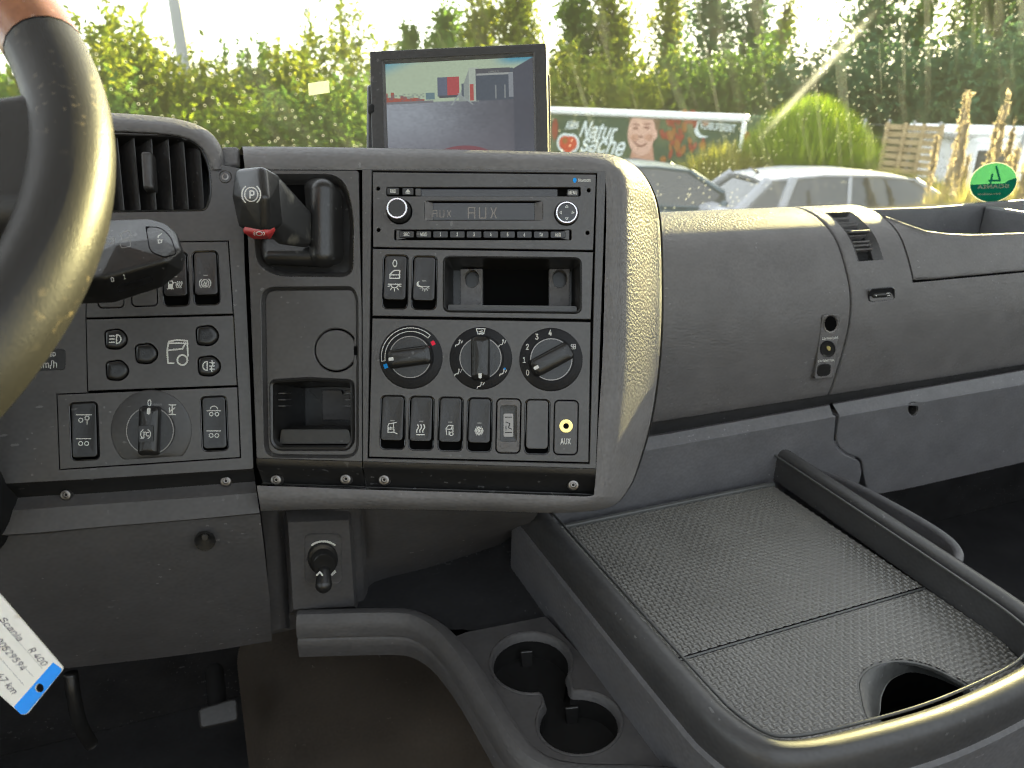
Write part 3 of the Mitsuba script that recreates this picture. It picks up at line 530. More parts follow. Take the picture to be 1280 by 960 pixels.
SW, SH = 1.0, 0.76
def screen_picture(p, n, uv):
    x, y = uv.x, uv.y                               # y down
    f = fbm(x * 60, y * 90); g = fbm(x * 9, y * 9)
    sky = mix((0.10, 0.34, 0.44), (0.42, 0.52, 0.36), smoothstep(0.0, 0.24, x * .7 + y * 1.2))
    sky = mix(sky, (0.06, 0.30, 0.42), smoothstep(.70, .86, x) * smoothstep(.12, .02, y))
    ground = mix((0.30, 0.33, 0.37), (0.085, 0.085, 0.10), smoothstep(0.08, 0.95, x + .15 * g)) * (0.78 + .44 * f)
    ground = mix(ground, (0.12, 0.11, 0.13), smoothstep(.55, 1.0, y) * .6)
    c = mix(sky, ground, smoothstep(.425, .445, y))
    R = lambda x0, x1, y0, y1: (x > x0) & (x < x1) & (y > y0) & (y < y1)
    P = lambda c, m, v: dr.select(m, mi.Color3f(*v), c)
    tk = mikit.cell_rand(x * 46, 3); c = P(c, R(0, .27, .425 - (.025 + .085 * tk) * smoothstep(.30, .02, x) - .02, .425), (0.36, 0.075, 0.035)); c = mix(c, mi.Color3f(.12, .13, .15), .5 * (1.0 * smoothstep(.55, .6, mikit.cell_rand(x * 70, y * 60)) * dr.select(R(0, .27, .34, .43), 1.0, 0.0)))
    c = P(c, R(0, .33, .42, .445), (0.17, 0.17, 0.18)); c = P(c, R(.28, .34, .34, .41), (.12, .20, .22))
    wall = (x > .50) & (y > .40 - (x - .50) * 4.0) & (x < .57) & (y < .445)
    c = P(c, wall, (0.27, 0.31, 0.28)); c = P(c, R(.52, .535, .26, .40), (.08, .10, .12))
    c = P(c, R(.57, .635, .10, .45), (.40, .46, .38)); c = P(c, R(.575, .60, .27, .44), (0.42, 0.06, 0.04))
    c = P(c, R(.615, .86, .12, .445), (0.055, 0.07, 0.09)); c = P(c, R(.615, .84, .115, .165), (.07, .07, .075))
    c = P(c, R(.62, .86, .165, .185), (.33, .35, .33)); c = P(c, R(.80, .81, .29, .43), (.2, .22, .22)); c = P(c, R(.74, .75, .29, .43), (.2, .22, .22))
    c = P(c, R(.83, .87, .17, .42), (.23, .25, .27))
    c = P(c, (x > .86) & (y > .13 - (x - .86) * .85), (0.055, 0.058, 0.075)); c = mix(c, (0.05, 0.05, 0.065), smoothstep(.78, .98, x) * smoothstep(.40, .5, y) * .8)
    c = P(c, R(.36, .43, .185, .385), (0.10, 0.12, 0.17)); c = P(c, R(.425, .505, .185, .375), (0.42, 0.05, 0.045))
    c = P(c, R(.37, .50, .375, .40), (.06, .06, .07)); c = P(c, dr.abs(dr.abs(x - .52) - (y - .36) * .75) < .004 * (y > .36), (.12, .13, .14)) if False else c
    leg = dr.minimum(dr.abs(x - (.505 - (y - .37) * .5)), dr.abs(x - (.505 + (y - .37) * .8)))
    c = P(c, (leg < .006) & (y > .36) & (y < .48), (.30, .34, .33))
    hood = dr.square((x - .52) / .20) + dr.square((y - 1.03) / .13) < 1
    c = P(c, hood, (0.20, 0.045, 0.055))
    c = mix(c, mi.Color3f(.20, .22, .24), .22) * (.88 + .24 * fbm(x * 130, y * 130))
    return c * SCREEN_GAIN
SCREEN_GAIN = 0.95 / 2 ** exposure
sv, sf = quad_sheet(*[MM(np.array(q[0]), np.array(q[1]), np.array(0.0006)) for q in mi_], nu=6, nv=6)
suv = np.array([(i / 5, j / 5 * 136 / 122) for i in range(6) for j in range(6)])
scene['screen_off'] = {'type': 'twosided', 'bsdf': prin((0.01, 0.01, 0.012), 0.12)}
sk = part(mon, 'screen', (sv, sf[:, ::-1]), 'screen_off', False, uv=suv, emitter={'type': 'area', 'radiance': proc(screen_picture)})
part(sk, 'lettering', word(MM, 'ARNOLD', 617, 90.2, 2.4, .0008, True, ang=-.045), 'grey_print', False)

# ================================================================= driver's panel, left of the console
nL = np.array([-0.1164, -0.9248, 0.3623])
ML = Plane(nL, through=EYE + ray(312, 400) * 0.655)
def depL(u, v): return float((ML(np.array(float(u)), np.array(float(v))) - EYE) @ FWD)
drv = thing('driver_panel', 'dark grey driver side dashboard panel with tall air vent, round buttons and rotary switch', 'dashboard panel')
hin = [(-160, 168), (0, 165.5), (80, 164.5), (133, 165), (195, 167.5), (232, 173), (252, 185), (262, 203), (265, 212)]
hout = [(-160, 141), (0, 138), (80, 138), (133, 140.5), (190, 144.5), (232, 151), (261, 164), (277, 185), (281.5, 211)]
part(drv, 'hood', bezel(hin, hout, [depL(*q) - .001 for q in hin], .004, .020, (0.0, 0.26, -0.045)), 'soft_plastic', True)
vent_ring = rpoly([(90, 166), (224, 170), (250, 180), (263, 208), (264.5, 246), (258, 263.5), (90, 266)], [2, 20, 14, 16, 10, 7, 2], 4)
g1 = np.array([(109, 304), (285, 302), (291, 392), (108, 397)])
g2 = np.array([(108, 399.5), (291.4, 394.5), (296, 481.5), (110, 488.5)])
g3 = np.array([(71.5, 493.5), (296.5, 484), (300, 571.5), (75, 586.5)])
lext = rpoly([(-160, 158), (226, 164), (256, 180), (268, 205), (303, 211), (306, 330), (313, 480), (317, 586), (240, 591), (120, 598.5), (20, 604), (-160, 612)], [1, 10, 10, 8, 3, 1, 1, 3, 1, 1, 1, 1])
gauge = circ(30, 338, 78, 48)
union = shapely.union_all([Polygon(inset(g, -1.2)) for g in (g1, g2, g3)]).buffer(0.6).buffer(-0.6)
hole = np.array(union.exterior.coords)[:-1]
gh = Polygon(gauge).difference(Polygon(inset(hole, -3)).buffer(0)).difference(Polygon(inset(vent_ring, -4)))
gh = np.array(max(getattr(gh, 'geoms', [gh]), key=lambda g: g.area).simplify(.3).exterior.coords)[:-1]
part(drv, 'face', plate(ML, lext, [vent_ring, hole, gh], -0.004, 0, 0.5), 'panel_plastic')
part(drv, 'backing', loft(ML, [(inset(hole, -2), -.0095), (inset(hole, -2), -.0085)]), 'void')
part(drv, 'shaded_lower_edge', grid(np.array([ML(np.array([-160, 20, 120, 240, 317]) + .06 * y, np.array([612, 604, 598.5, 591, 586]) + y, np.full(5, h)) for y, h in ((0, 0), (3, -.0008), (6, -.003), (10, -.007), (26, -.018), (28, -.014))])), 'black_plastic', True)  # black stands for the shade on this downturned band
gp = part(drv, 'gauge', loft(ML, [(gh, -0.001), (inset(gh, 3), -0.012), (inset(gh, 6), -.014)]), 'black_matte', 40)
part(gp, 'ring', loft(ML, [(circ(30, 338, 76, 48), -.010), (circ(30, 338, 74, 48), -.005), (circ(30, 338, 71, 48), -.010)], cap1=False), 'dull_steel')
part(gp, 'tick_marks', flat(ML, st(*[[(30 + 62 * math.cos(a), 338 + 62 * math.sin(a)), (30 + (68 if k % 2 else 70) * math.cos(a), 338 + 70 * math.sin(a))] for k, a in enumerate(np.radians(np.arange(150, 300, 9)))], w=2.2), -.0138), 'white_print', False)
part(gp, 'numeral', word(ML, '80', 0, 306, 9, -.0138, True), 'white_print', False)
lp = part(drv, 'speed_label', plate(ML, rrect(62, 449.5, 40, 27, 5, 4, -.03), [], -.001, .0006, .5), 'black_plastic', label='small black label reading SPEED km/h')
part(lp, 'lettering', cat_([word(ML, 'SPEED', 61, 443, 5.2, .0007, True, ang=-.03, squash=.8), word(ML, 'km/h', 60, 455.5, 9, .0007, False, ang=-.03, squash=.85)]), 'white_print', False)
# air vent
vt = part(drv, 'air_vent', loft(ML, [(vent_ring, 0.0004), (inset(vent_ring, 1.5), 0.0008), (inset(vent_ring, 3), -.002), (inset(vent_ring, 6), -.035), (inset(vent_ring, 8), -.05)]), 'black_plastic', 40)
for xt, xb in ((95, 106), (116, 126), (138, 147), (159, 167.5), (181, 187.5), (202, 208.5), (221, 228), (242, 247.5)):
    y0, y1 = 169 + max(0, xt - 225) * .5, 262
    part(vt, 'slat', trimesh.convex.convex_hull(np.vstack([ML(np.array([xt + 7.5, xb + 7.5, xt + 6.3, xb + 6.3, xt - 23, xb - 23, xt - 21.5, xb - 21.5]), np.array([y0, y1] * 2 + [y0 - 10, y1 - 6] * 2), np.array([-.004, -.004, -.0035, -.0035, -.026, -.026, -.028, -.028]))])), 'trim_plastic')
part(vt, 'thumb_tab', loft(ML, [(rrect(186, 215, 15, 48, 4, 4, 0, .07), -.01), (rrect(186, 215, 15, 48, 4, 4, 0, .07), .003), (rrect(185.5, 215, 12, 45, 4, 4, 0, .07), .0055), (rrect(185, 215, 6, 38, 3, 4, 0, .07), .006)]), 'trim_plastic', 50)
part(drv, 'hinge_block', hull([(Pd(281, 190, .672), .004), (Pd(294, 190, .672), .004), (Pd(281, 208, .664), .003), (Pd(296, 206, .664), .003), (Pd(288, 190, .70), .004)]), 'soft_plastic', True)
s = part(drv, 'screw', loft(ML, [(circ(281.5, 221, 8.3, 28), .0002), (circ(281.5, 221, 7.4, 28), .001), (circ(281.5, 221, 6.6, 28), -.002), (circ(281.5, 221, 5.4, 28), -.001), (circ(281.5, 221, 4.4, 28), .0004), (circ(281.5, 221, 2.6, 28), .0006), (circ(281.5, 221, 2.0, 28), -.001)]), 'dull_steel')
screw(drv, ML, 78.5, 620, -.0092); screw(drv, ML, 281, 602.5, -.0092)
part(drv, 'gap_filler', loft(ML, [(np.array([(270, 185), (312, 185), (322, 420), (334, 640), (300, 640), (290, 420)]), -.05), (np.array([(270, 185), (312, 185), (322, 420), (334, 640), (300, 640), (290, 420)]), -.02)]), 'void')
part(drv, 'hidden_dash_top', slab(E3(-.85, .80, -.15), E3(.34, 1.06, -.14), .003), 'black_matte', False)  # out of view, keeps sun from leaking in behind the console
# switch groups
a1 = [(219.5, 349, 33, 68), (257.5, 347.5, 33, 68)]; blanks = [(137.5, 352.5, 34, 66), (179.5, 350.5, 34, 66)]
lsw = lambda q, sk=-.03, ln=.045: rrect(*q, 6.5, 5, sk, ln)
part(drv, 'switch_plate', plate(ML, g1, [lsw(q) for q in a1 + blanks], -.004, 0, .6), 'panel_plastic')
for q, m in zip(a1, ('fuel_heat', 'brake_off')): rocker(drv, ML, *q, [(m, 13, 1.0)], skew=-.03, lean=.045, short=.8)
for q in blanks: part(drv, 'blank_switch', plate(ML, inset(lsw(q), 1.5), [], -.005, -.0004, .8), 'panel_plastic')
btn = [(145, 424, 'head_lamp'), (183, 442, None), (146.5, 463, None), (259, 419.5, None), (261.5, 457.5, 'fog_lamp')]
bring = lambda x, y: rpoly([(x - 15, y - 11), (x + 6, y - 14), (x + 15, y - 3), (x + 14, y + 6), (x + 5, y + 13.5), (x - 13.5, y + 12)], [6, 10, 10, 8, 10, 6], 4)
part(drv, 'button_plate', plate(ML, g2, [bring(x, y) for x, y, _ in btn], -.004, 0, .6), 'panel_plastic')
for x, y, m in btn:
    r = bring(x, y)
    b = part(drv, 'push_button', loft(ML, [(inset(r, 1.2), -.005), (inset(r, 1.2), -.0008), (inset(r, 2.2), .0004), (inset(r, 5), .0010), (inset(r, 9), .0009)]), 'switch_plastic', 60)
    if m: put_sym(b, ML, m, x, y, .0012, 1.1)
put_sym(drv, ML, 'truck_front', 223, 441, .0001, 1.0)
sw3 = [(105.5, 539, 36, 73), (268, 529.5, 33.5, 69)]
lr = lambda q: lsw(q, -.05, .04)
part(drv, 'rotary_plate', plate(ML, g3, [lr(q) for q in sw3], -.004, 0, .6), 'panel_plastic')
rocker(drv, ML, *sw3[0], [('axle_up', -14, 1.05), ('axle_two', 14.5, 1.0)], lens=False, skew=-.05, lean=.04, short=.93, tilt=.002)
rocker(drv, ML, *sw3[1], [('axle_arc', -14, .95), ('axle_two', 14, .95)], lens=False, skew=-.05, lean=.04, short=.93, tilt=.002)
rk = knob(189, 538, 51, 29.5, -math.pi / 2 + .03, ML, 'trim_plastic', None, drv, 13.5, .014, lambda x: 580 - (x - 75) * .0667)
part(rk, 'numeral', word(ML, '0', 187.5, 503.5, 8, .0023, True, squash=.8), 'white_print', False)
put_sym(rk, ML, 'diff_lock', 216, 512, .0023, 1.0)
part(rk, 'button', loft(ML, [(rrect(187, 541, 19, 21, 2, 3, -.04), .010), (rrect(187, 541, 18, 20, 2, 3, -.04), .0142)]), 'switch_plastic')
put_sym(rk, ML, 'tc', 186.5, 541.5, .0144, .95)

# ================================================================= steering wheel and stalk
WC, WE, WA, WR = EYE + np.array([-0.2593, 0.4323, -0.0307]), 0.8699, -0.0156, 0.2127
wn = np.array([math.sin(WA) * math.cos(WE), -math.cos(WA) * math.cos(WE), math.sin(WE)])
wu = np.array([math.cos(WA), math.sin(WA), 0]); wv = np.cross(wn, wu)
def rim(t, r=WR, h=0.0): return WC + r * (np.cos(t)[:, None] * wu + np.sin(t)[:, None] * wv) + wn * h
whl = thing('steering_wheel', 'black leather steering wheel with shiny worn rim and an orange-brown upper grip', 'steering wheel')
def rim_piece(t0, t1, n, k=1.0):
    t = np.linspace(t0, t1, n); p = rim(t); a = np.arange(20) * 2 * np.pi / 20
    er = (p - WC) / WR
    return grid(p[:, None] + k * .0188 * (np.cos(a)[None, :, None] * er[:, None] * .98 + np.sin(a)[None, :, None] * wn), wrap_v=True)
part(whl, 'rim', rim_piece(.318, -2.9, 120), 'leather', True)
part(whl, 'grip', rim_piece(.324, 3.36, 110, 1.01), 'orange_trim', True)
part(whl, 'seam', rim_piece(.312, .330, 4, .985), 'black_matte', True)
def spoke(a0, a1):
    ts = np.linspace(a0, a1, 7)
    return soft(hull([(p, .0125) for p in rim(ts, WR - .006, -.002)] + [(WC + .07 * (math.cos(a) * wu + math.sin(a) * wv) - wn * .03, .016) for a in (a0 * .7 - .1, a1 * .7 + .1)]), .008, 14)
part(whl, 'spoke', spoke(-.17, .10), 'leather', True)
part(whl, 'spoke', spoke(math.pi - .10, math.pi + .17), 'leather', True)
part(whl, 'hub', hull([(WC + .075 * (math.cos(a) * wu + math.sin(a) * wv) - wn * .035, .025) for a in np.arange(0, 6.28, .4)]), 'black_plastic', True)
colm = whole('steering_column', 'black steering column under the steering wheel', 'steering column', hull([(WC - wn * .07, .05), (WC - wn * .34 + [0, .03, 0], .06), (Pd(-40, 640, .62), .04)]), 'black_matte', True)

mat('stalk_black', bumped(worn((.010, .0098, .0096)), .38, 1200, .00006))
stk = thing('control_stalk', 'black multifunction stalk with end button, reaching out behind the steering wheel rim', 'control stalk')
ball = lambda x, y, d, r=.004: (Pd(x, y, d), r)
sm = soft(hull([ball(95, 284, .556), ball(186, 281, .550), ball(203, 286, .548), ball(215, 296, .547), ball(60, 350, .520), ball(132, 346, .512), ball(206, 326, .519), ball(220, 315, .528), ball(60, 374, .545), ball(108, 368, .534), ball(140, 371, .530), ball(199, 352, .532), ball(221, 334, .536), ball(224, 322, .541), ball(150, 310, .522), ball(200, 304, .530)]), .004, 14)
part(stk, 'body', sm, 'stalk_black', True)
bt = part(stk, 'end_button', drape(sm, Polygon(rpoly([(183, 284), (201, 285), (213, 297), (220, 317), (206, 321), (188, 314)], [6, 7, 5, 3, 5, 7])), .0012, 3.0), 'worn_black', True)
part(bt, 'edge', drape(sm, st(rpoly([(183, 284), (201, 285), (213, 297), (220, 317), (206, 321), (188, 314), (183, 284.1)], [0, 7, 5, 3, 5, 7, 0]), w=2.4), .0006), 'void', False)
part(bt, 'mark', drape(sm, st([(197, 296), (202, 292)], [(198, 294), (198, 297)], [(197, 300), (203, 300)], [(198, 301), (198, 304), (202, 303), (202, 301)], w=1.1), .0016), 'white_print', False)
part(stk, 'symbol', drape(sm, st(ringy(137, 301, 3.6, 1), arc(137, 301, 6, 130, 230), arc(137, 301, 6, -50, 50), [(150, 293), (160, 288), (165, 296), (154, 300), (150, 293)], [(151, 302), (163, 300), (163, 308), (152, 310), (150, 305)], w=.9)), 'grey_print', False)
part(stk, 'slider_slot', drape(sm, Polygon(rpoly([(146, 357), (189, 345), (191, 352), (149, 366)], 1.5)), .0004), 'black_gloss', False)
part(stk, 'slider', drape(sm, Polygon(rpoly([(154, 358), (178, 351.5), (180, 356), (156, 363)], 1.5)), .0012), 'stalk_black', False)
part(stk, 'lettering', drape(sm, unary_union([text_shape('0', 140, 349.5, 4, 6, -14), text_shape('1', 155, 346, 2.4, 6, -14)]), .0004), 'white_print', False)

# ================================================================= below the panels: knee panel, socket panel, recess
kn = thing('knee_panel', 'plain dark grey lower dashboard panel with one recessed screw hole beneath the driver panel', 'lower dashboard panel')
rows = [[(-160, 648), (19, 638), (120, 630.5), (240, 622.5), (321, 616)], [(-160, 677), (28, 667), (125, 658.5), (240, 649), (324.5, 641)], [(-160, 679), (29, 669), (125, 660), (240, 650.5), (325, 642.5)], [(-160, 730), (34, 715), (130, 706), (245, 694), (330, 684)], [(-160, 800), (40, 783), (135, 774), (250, 760), (337, 748)], [(-160, 850), (46, 838), (140, 829), (255, 815), (340, 801)]]
dpt = [(.598, .613, .628, .645, .658), (.596, .611, .627, .643, .656), (.603, .618, .634, .650, .663), (.614, .630, .646, .663, .676), (.650, .668, .685, .702, .715), (.700, .717, .735, .752, .765)]  # lower rows curve under, shaping the panel to darken downward
P = np.array([Pd(np.array([q[0] for q in r]), np.array([q[1] for q in r]), np.array(d)) for r, d in zip(rows, dpt)])
P = np.concatenate([P[:1] + [0, .05, .02], P, P[-1:] + [0, .012, -.004], P[-1:] + [0, .15, .01]])
Q = np.array([spline(r, 6) for r in P]); Q = np.concatenate([Q, (Q[:, -1:] + [0, .08, 0])], 1)
part(kn, 'face', grid(Q), 'shaded_dash_plastic', 24)
pk3 = P[4, 2], P[4, 3], P[5, 3]
MKN = Plane(np.cross(pk3[1] - pk3[0], pk3[2] - pk3[0]), through=P[4, 3] + (EYE - P[4, 3]) * .004)
MKN = Plane(np.array([-.10, -.95, -.05]), through=Pd(256, 677, .6525))
part(kn, 'screw_hole', loft(MKN, [(circ(256, 677, 13.5, 28, 12), -.0015), (circ(256, 677, 12.5, 28, 11), .0006), (circ(256, 676.5, 10.5, 28, 9.5), .0002), (circ(256, 673, 4.5, 28, 4), -.0015)]), 'black_plastic', 40)
part(kn, 'screw', loft(MKN, [(circ(256, 671.5, 4.2, 20), -.002), (circ(256, 671, 3.6, 20), .0014)]), 'dull_steel', 40)

sp = thing('socket_panel', 'grey centre lower panel with black round power socket above the curved tray rim', 'lower dashboard panel')
YP = lambda y: (lambda u, v: yplane(y)(np.array(float(u)), np.array(float(v))))
def patch(pts): return np.array([[YP(y)(u, v) for u, v, y in row] for row in pts])
P = patch([[(326, 637, .645), (345, 636, .645), (352, 636, .652), (366, 636, .652), (440, 633, .638), (452, 633, .640), (470, 633, .622), (560, 634, .602), (672, 636, .575)],
           [(329, 660, .652), (346, 660, .650), (354, 660, .660), (366, 660, .658), (441, 656, .645), (454, 656, .652), (474, 655, .632), (560, 652, .615), (668, 648, .590)],
           [(334, 710, .655), (350, 710, .655), (358, 710, .664), (368, 708, .662), (444, 702, .652), (457, 702, .664), (470, 700, .660), (545, 690, .665), (648, 664, .68)],
           [(338, 790, .66), (355, 785, .66), (362, 785, .668), (370, 780, .668), (446, 775, .658), (460, 775, .67), (468, 742, .70), (540, 720, .71), (608, 694, .72)]])
part(sp, 'face', grid(np.array([spline(r, 3) for r in np.array([spline(P[:, i], 3) for i in range(P.shape[1])]).transpose(1, 0, 2)])), 'shaded_dash_plastic', True)
part(sp, 'raised_plate', trimesh.convex.convex_hull(np.array([YP(.629)(u, v) for u, v in ((360, 653), (436, 650), (443, 758), (367, 762))] + [YP(.645)(u, v) for u, v in ((357, 638), (437, 636))] + [YP(.66)(u, v) for u, v in ((354, 650), (443, 646), (449, 764), (362, 768))])), 'shaded_dash_plastic', False)
MSK = yplane(.6285)
part(sp, 'socket_recess', loft(MSK, [(rrect(404, 698, 46, 62, 7), .0006), (rrect(404, 698, 43, 59, 6), .0001)]), 'shaded_dash_plastic')
pw = part(sp, 'power_socket', loft(MSK, [(circ(403, 697, 19, 32), .0), (circ(403, 697, 18.5, 32), .004), (circ(403, 697, 15, 32), .005), (circ(403, 698, 14.5, 32), .010), (circ(403, 698, 13, 32), .0115)]), 'black_plastic', 30)
part(pw, 'lever', hull([(MSK(np.array(402.), np.array(706.), np.array(.012)), .006), (MSK(np.array(400.), np.array(716.), np.array(.020)), .0075)]), 'black_plastic', True)
part(pw, 'marks', cat_([flat(MSK, st(arc(404, 700, 24, 234, 306, 12), w=2.4), .0008), flat(MSK, st([(414, 717), (418, 714)], w=4), .001)]), 'white_print', False)
MLV = Plane(FWD, through=MSK(np.array(400.), np.array(716.), np.array(.0285)))
part(pw, 'lever_mark', flat(MLV, st([(396, 719), (400, 715), (403, 719)], w=2.2), 0), 'white_print', False)
part(sp, 'ledge', trimesh.convex.convex_hull(np.array([YP(y)(u, v) for u, v, y in ((466, 724, .690), (602, 686, .710), (604, 697, .708), (468, 736, .688), (466, 724, .72), (602, 686, .74), (604, 697, .74), (468, 736, .72))])), 'shaded_dash_plastic', False)

part(sp, 'recess_back', slab(E3(-.05, .775, -.60), E3(.40, .785, -.30), .002), 'shaded_dash_plastic', False)

# ================================================================= centre tray with the cup holder
tr = thing('centre_tray', 'dark grey centre tray with double cup holder and thick curved rim beside the pull-out table', 'tray')
ZT = -.48
MT = hplane(ZT)
o1, o2 = np.array([665., 828.]), np.array([725., 904.])
h1, h2 = circ(664, 829, 50, 60, 37), circ(724, 904, 52, 60, 39)
pea = Polygon(h1).union(Polygon(h2)).union(Polygon([(676, 862), (712, 850), (716, 880), (684, 892)])).buffer(6).buffer(-12).buffer(6)
pea = np.array(pea.simplify(.25).exterior.coords)[:-1]
deck = np.array([(562, 797), (582, 789), (682, 769), (760, 852), (846, 950), (900, 1010), (700, 1000), (648, 930), (605, 860)])
part(tr, 'deck', plate(MT, deck, [pea], -.003, 0, 1.5, .0015), 'shaded_dash_plastic')
cpb = part(tr, 'cup_holder', loft(MT, [(inset(pea, -3.5), .0003), (inset(pea, -2), .0016), (inset(pea, 0.5), .0002), (inset(pea, 3), -.006)], cap1=False), 'shaded_dash_plastic', True)
for c_, hh in ((h1, .058), (h2, .066)):
    cy_ = hplane(ZT)(c_[:, 0], c_[:, 1]); ctr = cy_.mean(0)
    lo = ctr + (cy_ - ctr) * .90
    pts = np.array([cy_ - [0, 0, .004], cy_ - [0, 0, .012], lo - [0, 0, hh], ctr + (lo - ctr) * .8 - [0, 0, hh + .003]])
    keep = np.array([not Polygon(inset(pea, 5)).contains(Point(*q)) for q in c_])
    v, f = grid(pts, wrap_v=True)
    nn = len(c_); f = f[[all(keep[i % nn] or i >= 3 * nn for i in t) for t in f]]
    v2 = np.vstack([v, ctr - [0, 0, hh + .003]]); i = np.arange(nn)
    f = np.vstack([f, np.stack([3 * nn + i, 3 * nn + (i + 1) % nn, np.full(nn, len(v))], 1)])
    cw = part(cpb, 'well', (v2, f), 'black_plastic', 40)
    fl = ctr + np.array([.004, .030, -.014])
    part(cw, 'spring_flap', hull([(fl, .0016), (fl + [.009, -.002, 0], .0016), (fl + [.001, -.006, -.024], .0016), (fl + [.007, -.007, -.024], .0016), (fl + [.005, .002, -.04], .002)]), 'black_plastic', True)
part(tr, 'mat', grid(np.array([[EYE + np.array([x, y, -.492]) for y in (y0, .66, .775)] for x, y0 in ((.07, .62), (.2, .58), (.26, .54), (.31, .52))])), 'carpet', False)
ridge = spline([hplane(-.462)(np.array(float(a)), np.array(float(b))) for a, b in ((372, 763), (450, 761), (500, 761), (524, 766), (548, 780), (570, 803), (592, 833), (614, 868), (638, 906), (660, 934), (690, 951), (735, 958), (810, 960), (900, 968), (1000, 990))], 7)
ridge[:, 2] = EYE[2] - .466
part(tr, 'rim', sweep(ridge, [(-.011, -.012), (-.008, -.002), (-.002, .003), (.005, .003), (.0105, -.002), (.0125, -.010), (.0125, -.017), (.0095, -.019), (.0095, -.021), (.0115, -.023), (.0125, -.030), (.010, -.042), (.002, -.045), (-.011, -.040)]), 'shaded_dash_plastic', 40)
base_ = np.array([(510, 782), (520, 785), (540, 795), (560, 812), (590, 850), (615, 890), (650, 945), (700, 985), (1000, 1010), (850, 950), (690, 775), (600, 735)])
part(tr, 'base', loft(hplane(-.509), [(base_, -.001), (base_, .002)]), 'black_matte', False)  # hidden under the deck, blocks light from below

# ================================================================= pull-out table
mat('rim_plastic', bumped(worn((0.042, 0.042, 0.043)), 0.42, 1500, .00004, specular=.45))
tb = thing('pull_out_table', 'pull-out table with woven rubber mat, raised rounded rim and a scooped finger grip', 'table')
outl = np.array([(.3005, .66), (.3015, .50), (.3035, .36), (.306, .325), (.3155, .299), (.333, .286), (.372, .2785), (.45, .2725), (.53, .2755), (.575, .283), (.608, .300), (.622, .330), (.628, .40), (.634, .52), (.640, .66)])
rp = spline(np.column_stack([outl, np.full(len(outl), 0)]), 8)
ztop = np.interp(np.arange(len(rp)), [0, len(rp) - 1], [-.402, -.400])
rp3 = EYE + np.column_stack([rp[:, :2], np.full(len(rp), -.42)])
part(tb, 'rim', sweep(rp3, [(-.0090, -.022), (-.0085, .010), (-.006, .0150), (-.002, .0172), (.003, .0172), (.0080, .0150), (.0115, .009), (.0130, 0), (.0130, -.012), (.0115, -.016)][::-1]), 'rim_plastic', 50)
bead = spline(np.column_stack([outl, np.full(len(outl), 0)]), 8)
tt = np.gradient(bead, axis=0); tt /= np.linalg.norm(tt, axis=1, keepdims=True); sn = np.stack([-tt[:, 1], tt[:, 0], 0 * tt[:, 0]], 1)
bead3 = EYE + bead + sn * .0125 + [0, 0, -.4085]
part(tb, 'rim_bead', sweep(bead3, circ(0, 0, .0013, 8)), 'smooth_rubber', True)
wall = EYE + rp + sn * -.0125
V = np.array([wall + [0, 0, -.4265], wall + [0, 0, -.431], wall + sn * -.0035 + [0, 0, -.434], wall + sn * -.004 + [0, 0, -.52], wall + sn * .01 + [0, 0, -.66]])
part(tb, 'body', grid(V), 'blue_grey_plastic', 30)
part(tb, 'seat_side_strip', grid(np.array([wall + sn * .004 + [0, 0, -.424], wall + sn * .004 + [0, 0, -.4285]])), 'black_matte')
inner = [(.312, .4165), (.6165, .4165), (.6165, .34), (.603, .305), (.57, .288), (.45, .280), (.36, .287), (.326, .302), (.313, .34)]
class World:
    """Plain metres: (x, y) on the level z."""
    def __init__(s, z): s.z = z
    def __call__(s, u, v, h=0.0): return EYE + np.stack(np.broadcast_arrays(np.asarray(u, float), np.asarray(v, float), s.z + np.asarray(h, float)), -1)
MW = World(-.44)
def tomap(pts, z=-.44): q = hplane(z)(np.array([a for a, b in pts], float), np.array([b for a, b in pts], float)) - EYE; return q[:, :2]
so = spline(tomap([(1076, 866), (1078, 846), (1096, 832), (1128, 827), (1160, 833), (1190, 847), (1212, 862), (1210, 885), (1150, 903), (1092, 905)]), 5, True)
si = spline(tomap([(1101, 886), (1103, 869), (1114, 851), (1138, 841), (1162, 845), (1186, 854), (1202, 864), (1200, 886), (1150, 902), (1103, 903)], -.4535), 5, True)
def woven(poly, step=.00062, a=.0050):
    """A rubber sheet with a moulded basket weave, as a height field cut to its outline."""
    x0, y0, x1, y1 = poly.bounds
    xs_, ys_ = np.arange(x0, x1 + step, step), np.arange(y0, y1 + step, step); X, Y = np.meshgrid(xs_, ys_, indexing='ij')
    i, j = np.floor(X / a), np.floor(Y / a); s_, t_ = X / a - i - .5, Y / a - j - .5; odd = ((i + j) % 2) == 1
    ac, al = np.abs(np.where(odd, s_, t_)), np.abs(np.where(odd, t_, s_)); ss = lambda e0, e1, v: (lambda q: q * q * (3 - 2 * q))(np.clip((v - e0) / (e1 - e0), 0, 1))
    Z = .0009 * ss(.40, .16, ac) * ss(.66, .42, al)
    keep = shapely.contains_xy(poly.buffer(-step), X, Y)
    idx = -np.ones(X.shape, int); v, f = grid(np.stack([X, Y, Z - .44], -1) + EYE)
    k_ = keep.ravel(); f = f[k_[f].all(1)]; used = np.unique(f); new = -np.ones(len(v), int); new[used] = np.arange(len(used))
    return v[used], new[f]
part(tb, 'rear_mat', woven(sbox(.312, .4195, .6165, .638)), 'rubber_mat', True)
part(tb, 'front_mat', woven(Polygon(inner).difference(Polygon(inset(so, -.0015)))), 'rubber_mat', True)
part(tb, 'mat_margin', plate(World(-.4402), np.array(inner), [so], -.003, 0, .0006, .0006), 'smooth_rubber')
part(tb, 'seam_strip', plate(World(-.4395), np.array([(.312, .4172), (.6165, .4172), (.6165, .4193), (.312, .4193)]), [], -.003, 0, .0004, .0004), 'smooth_rubber')
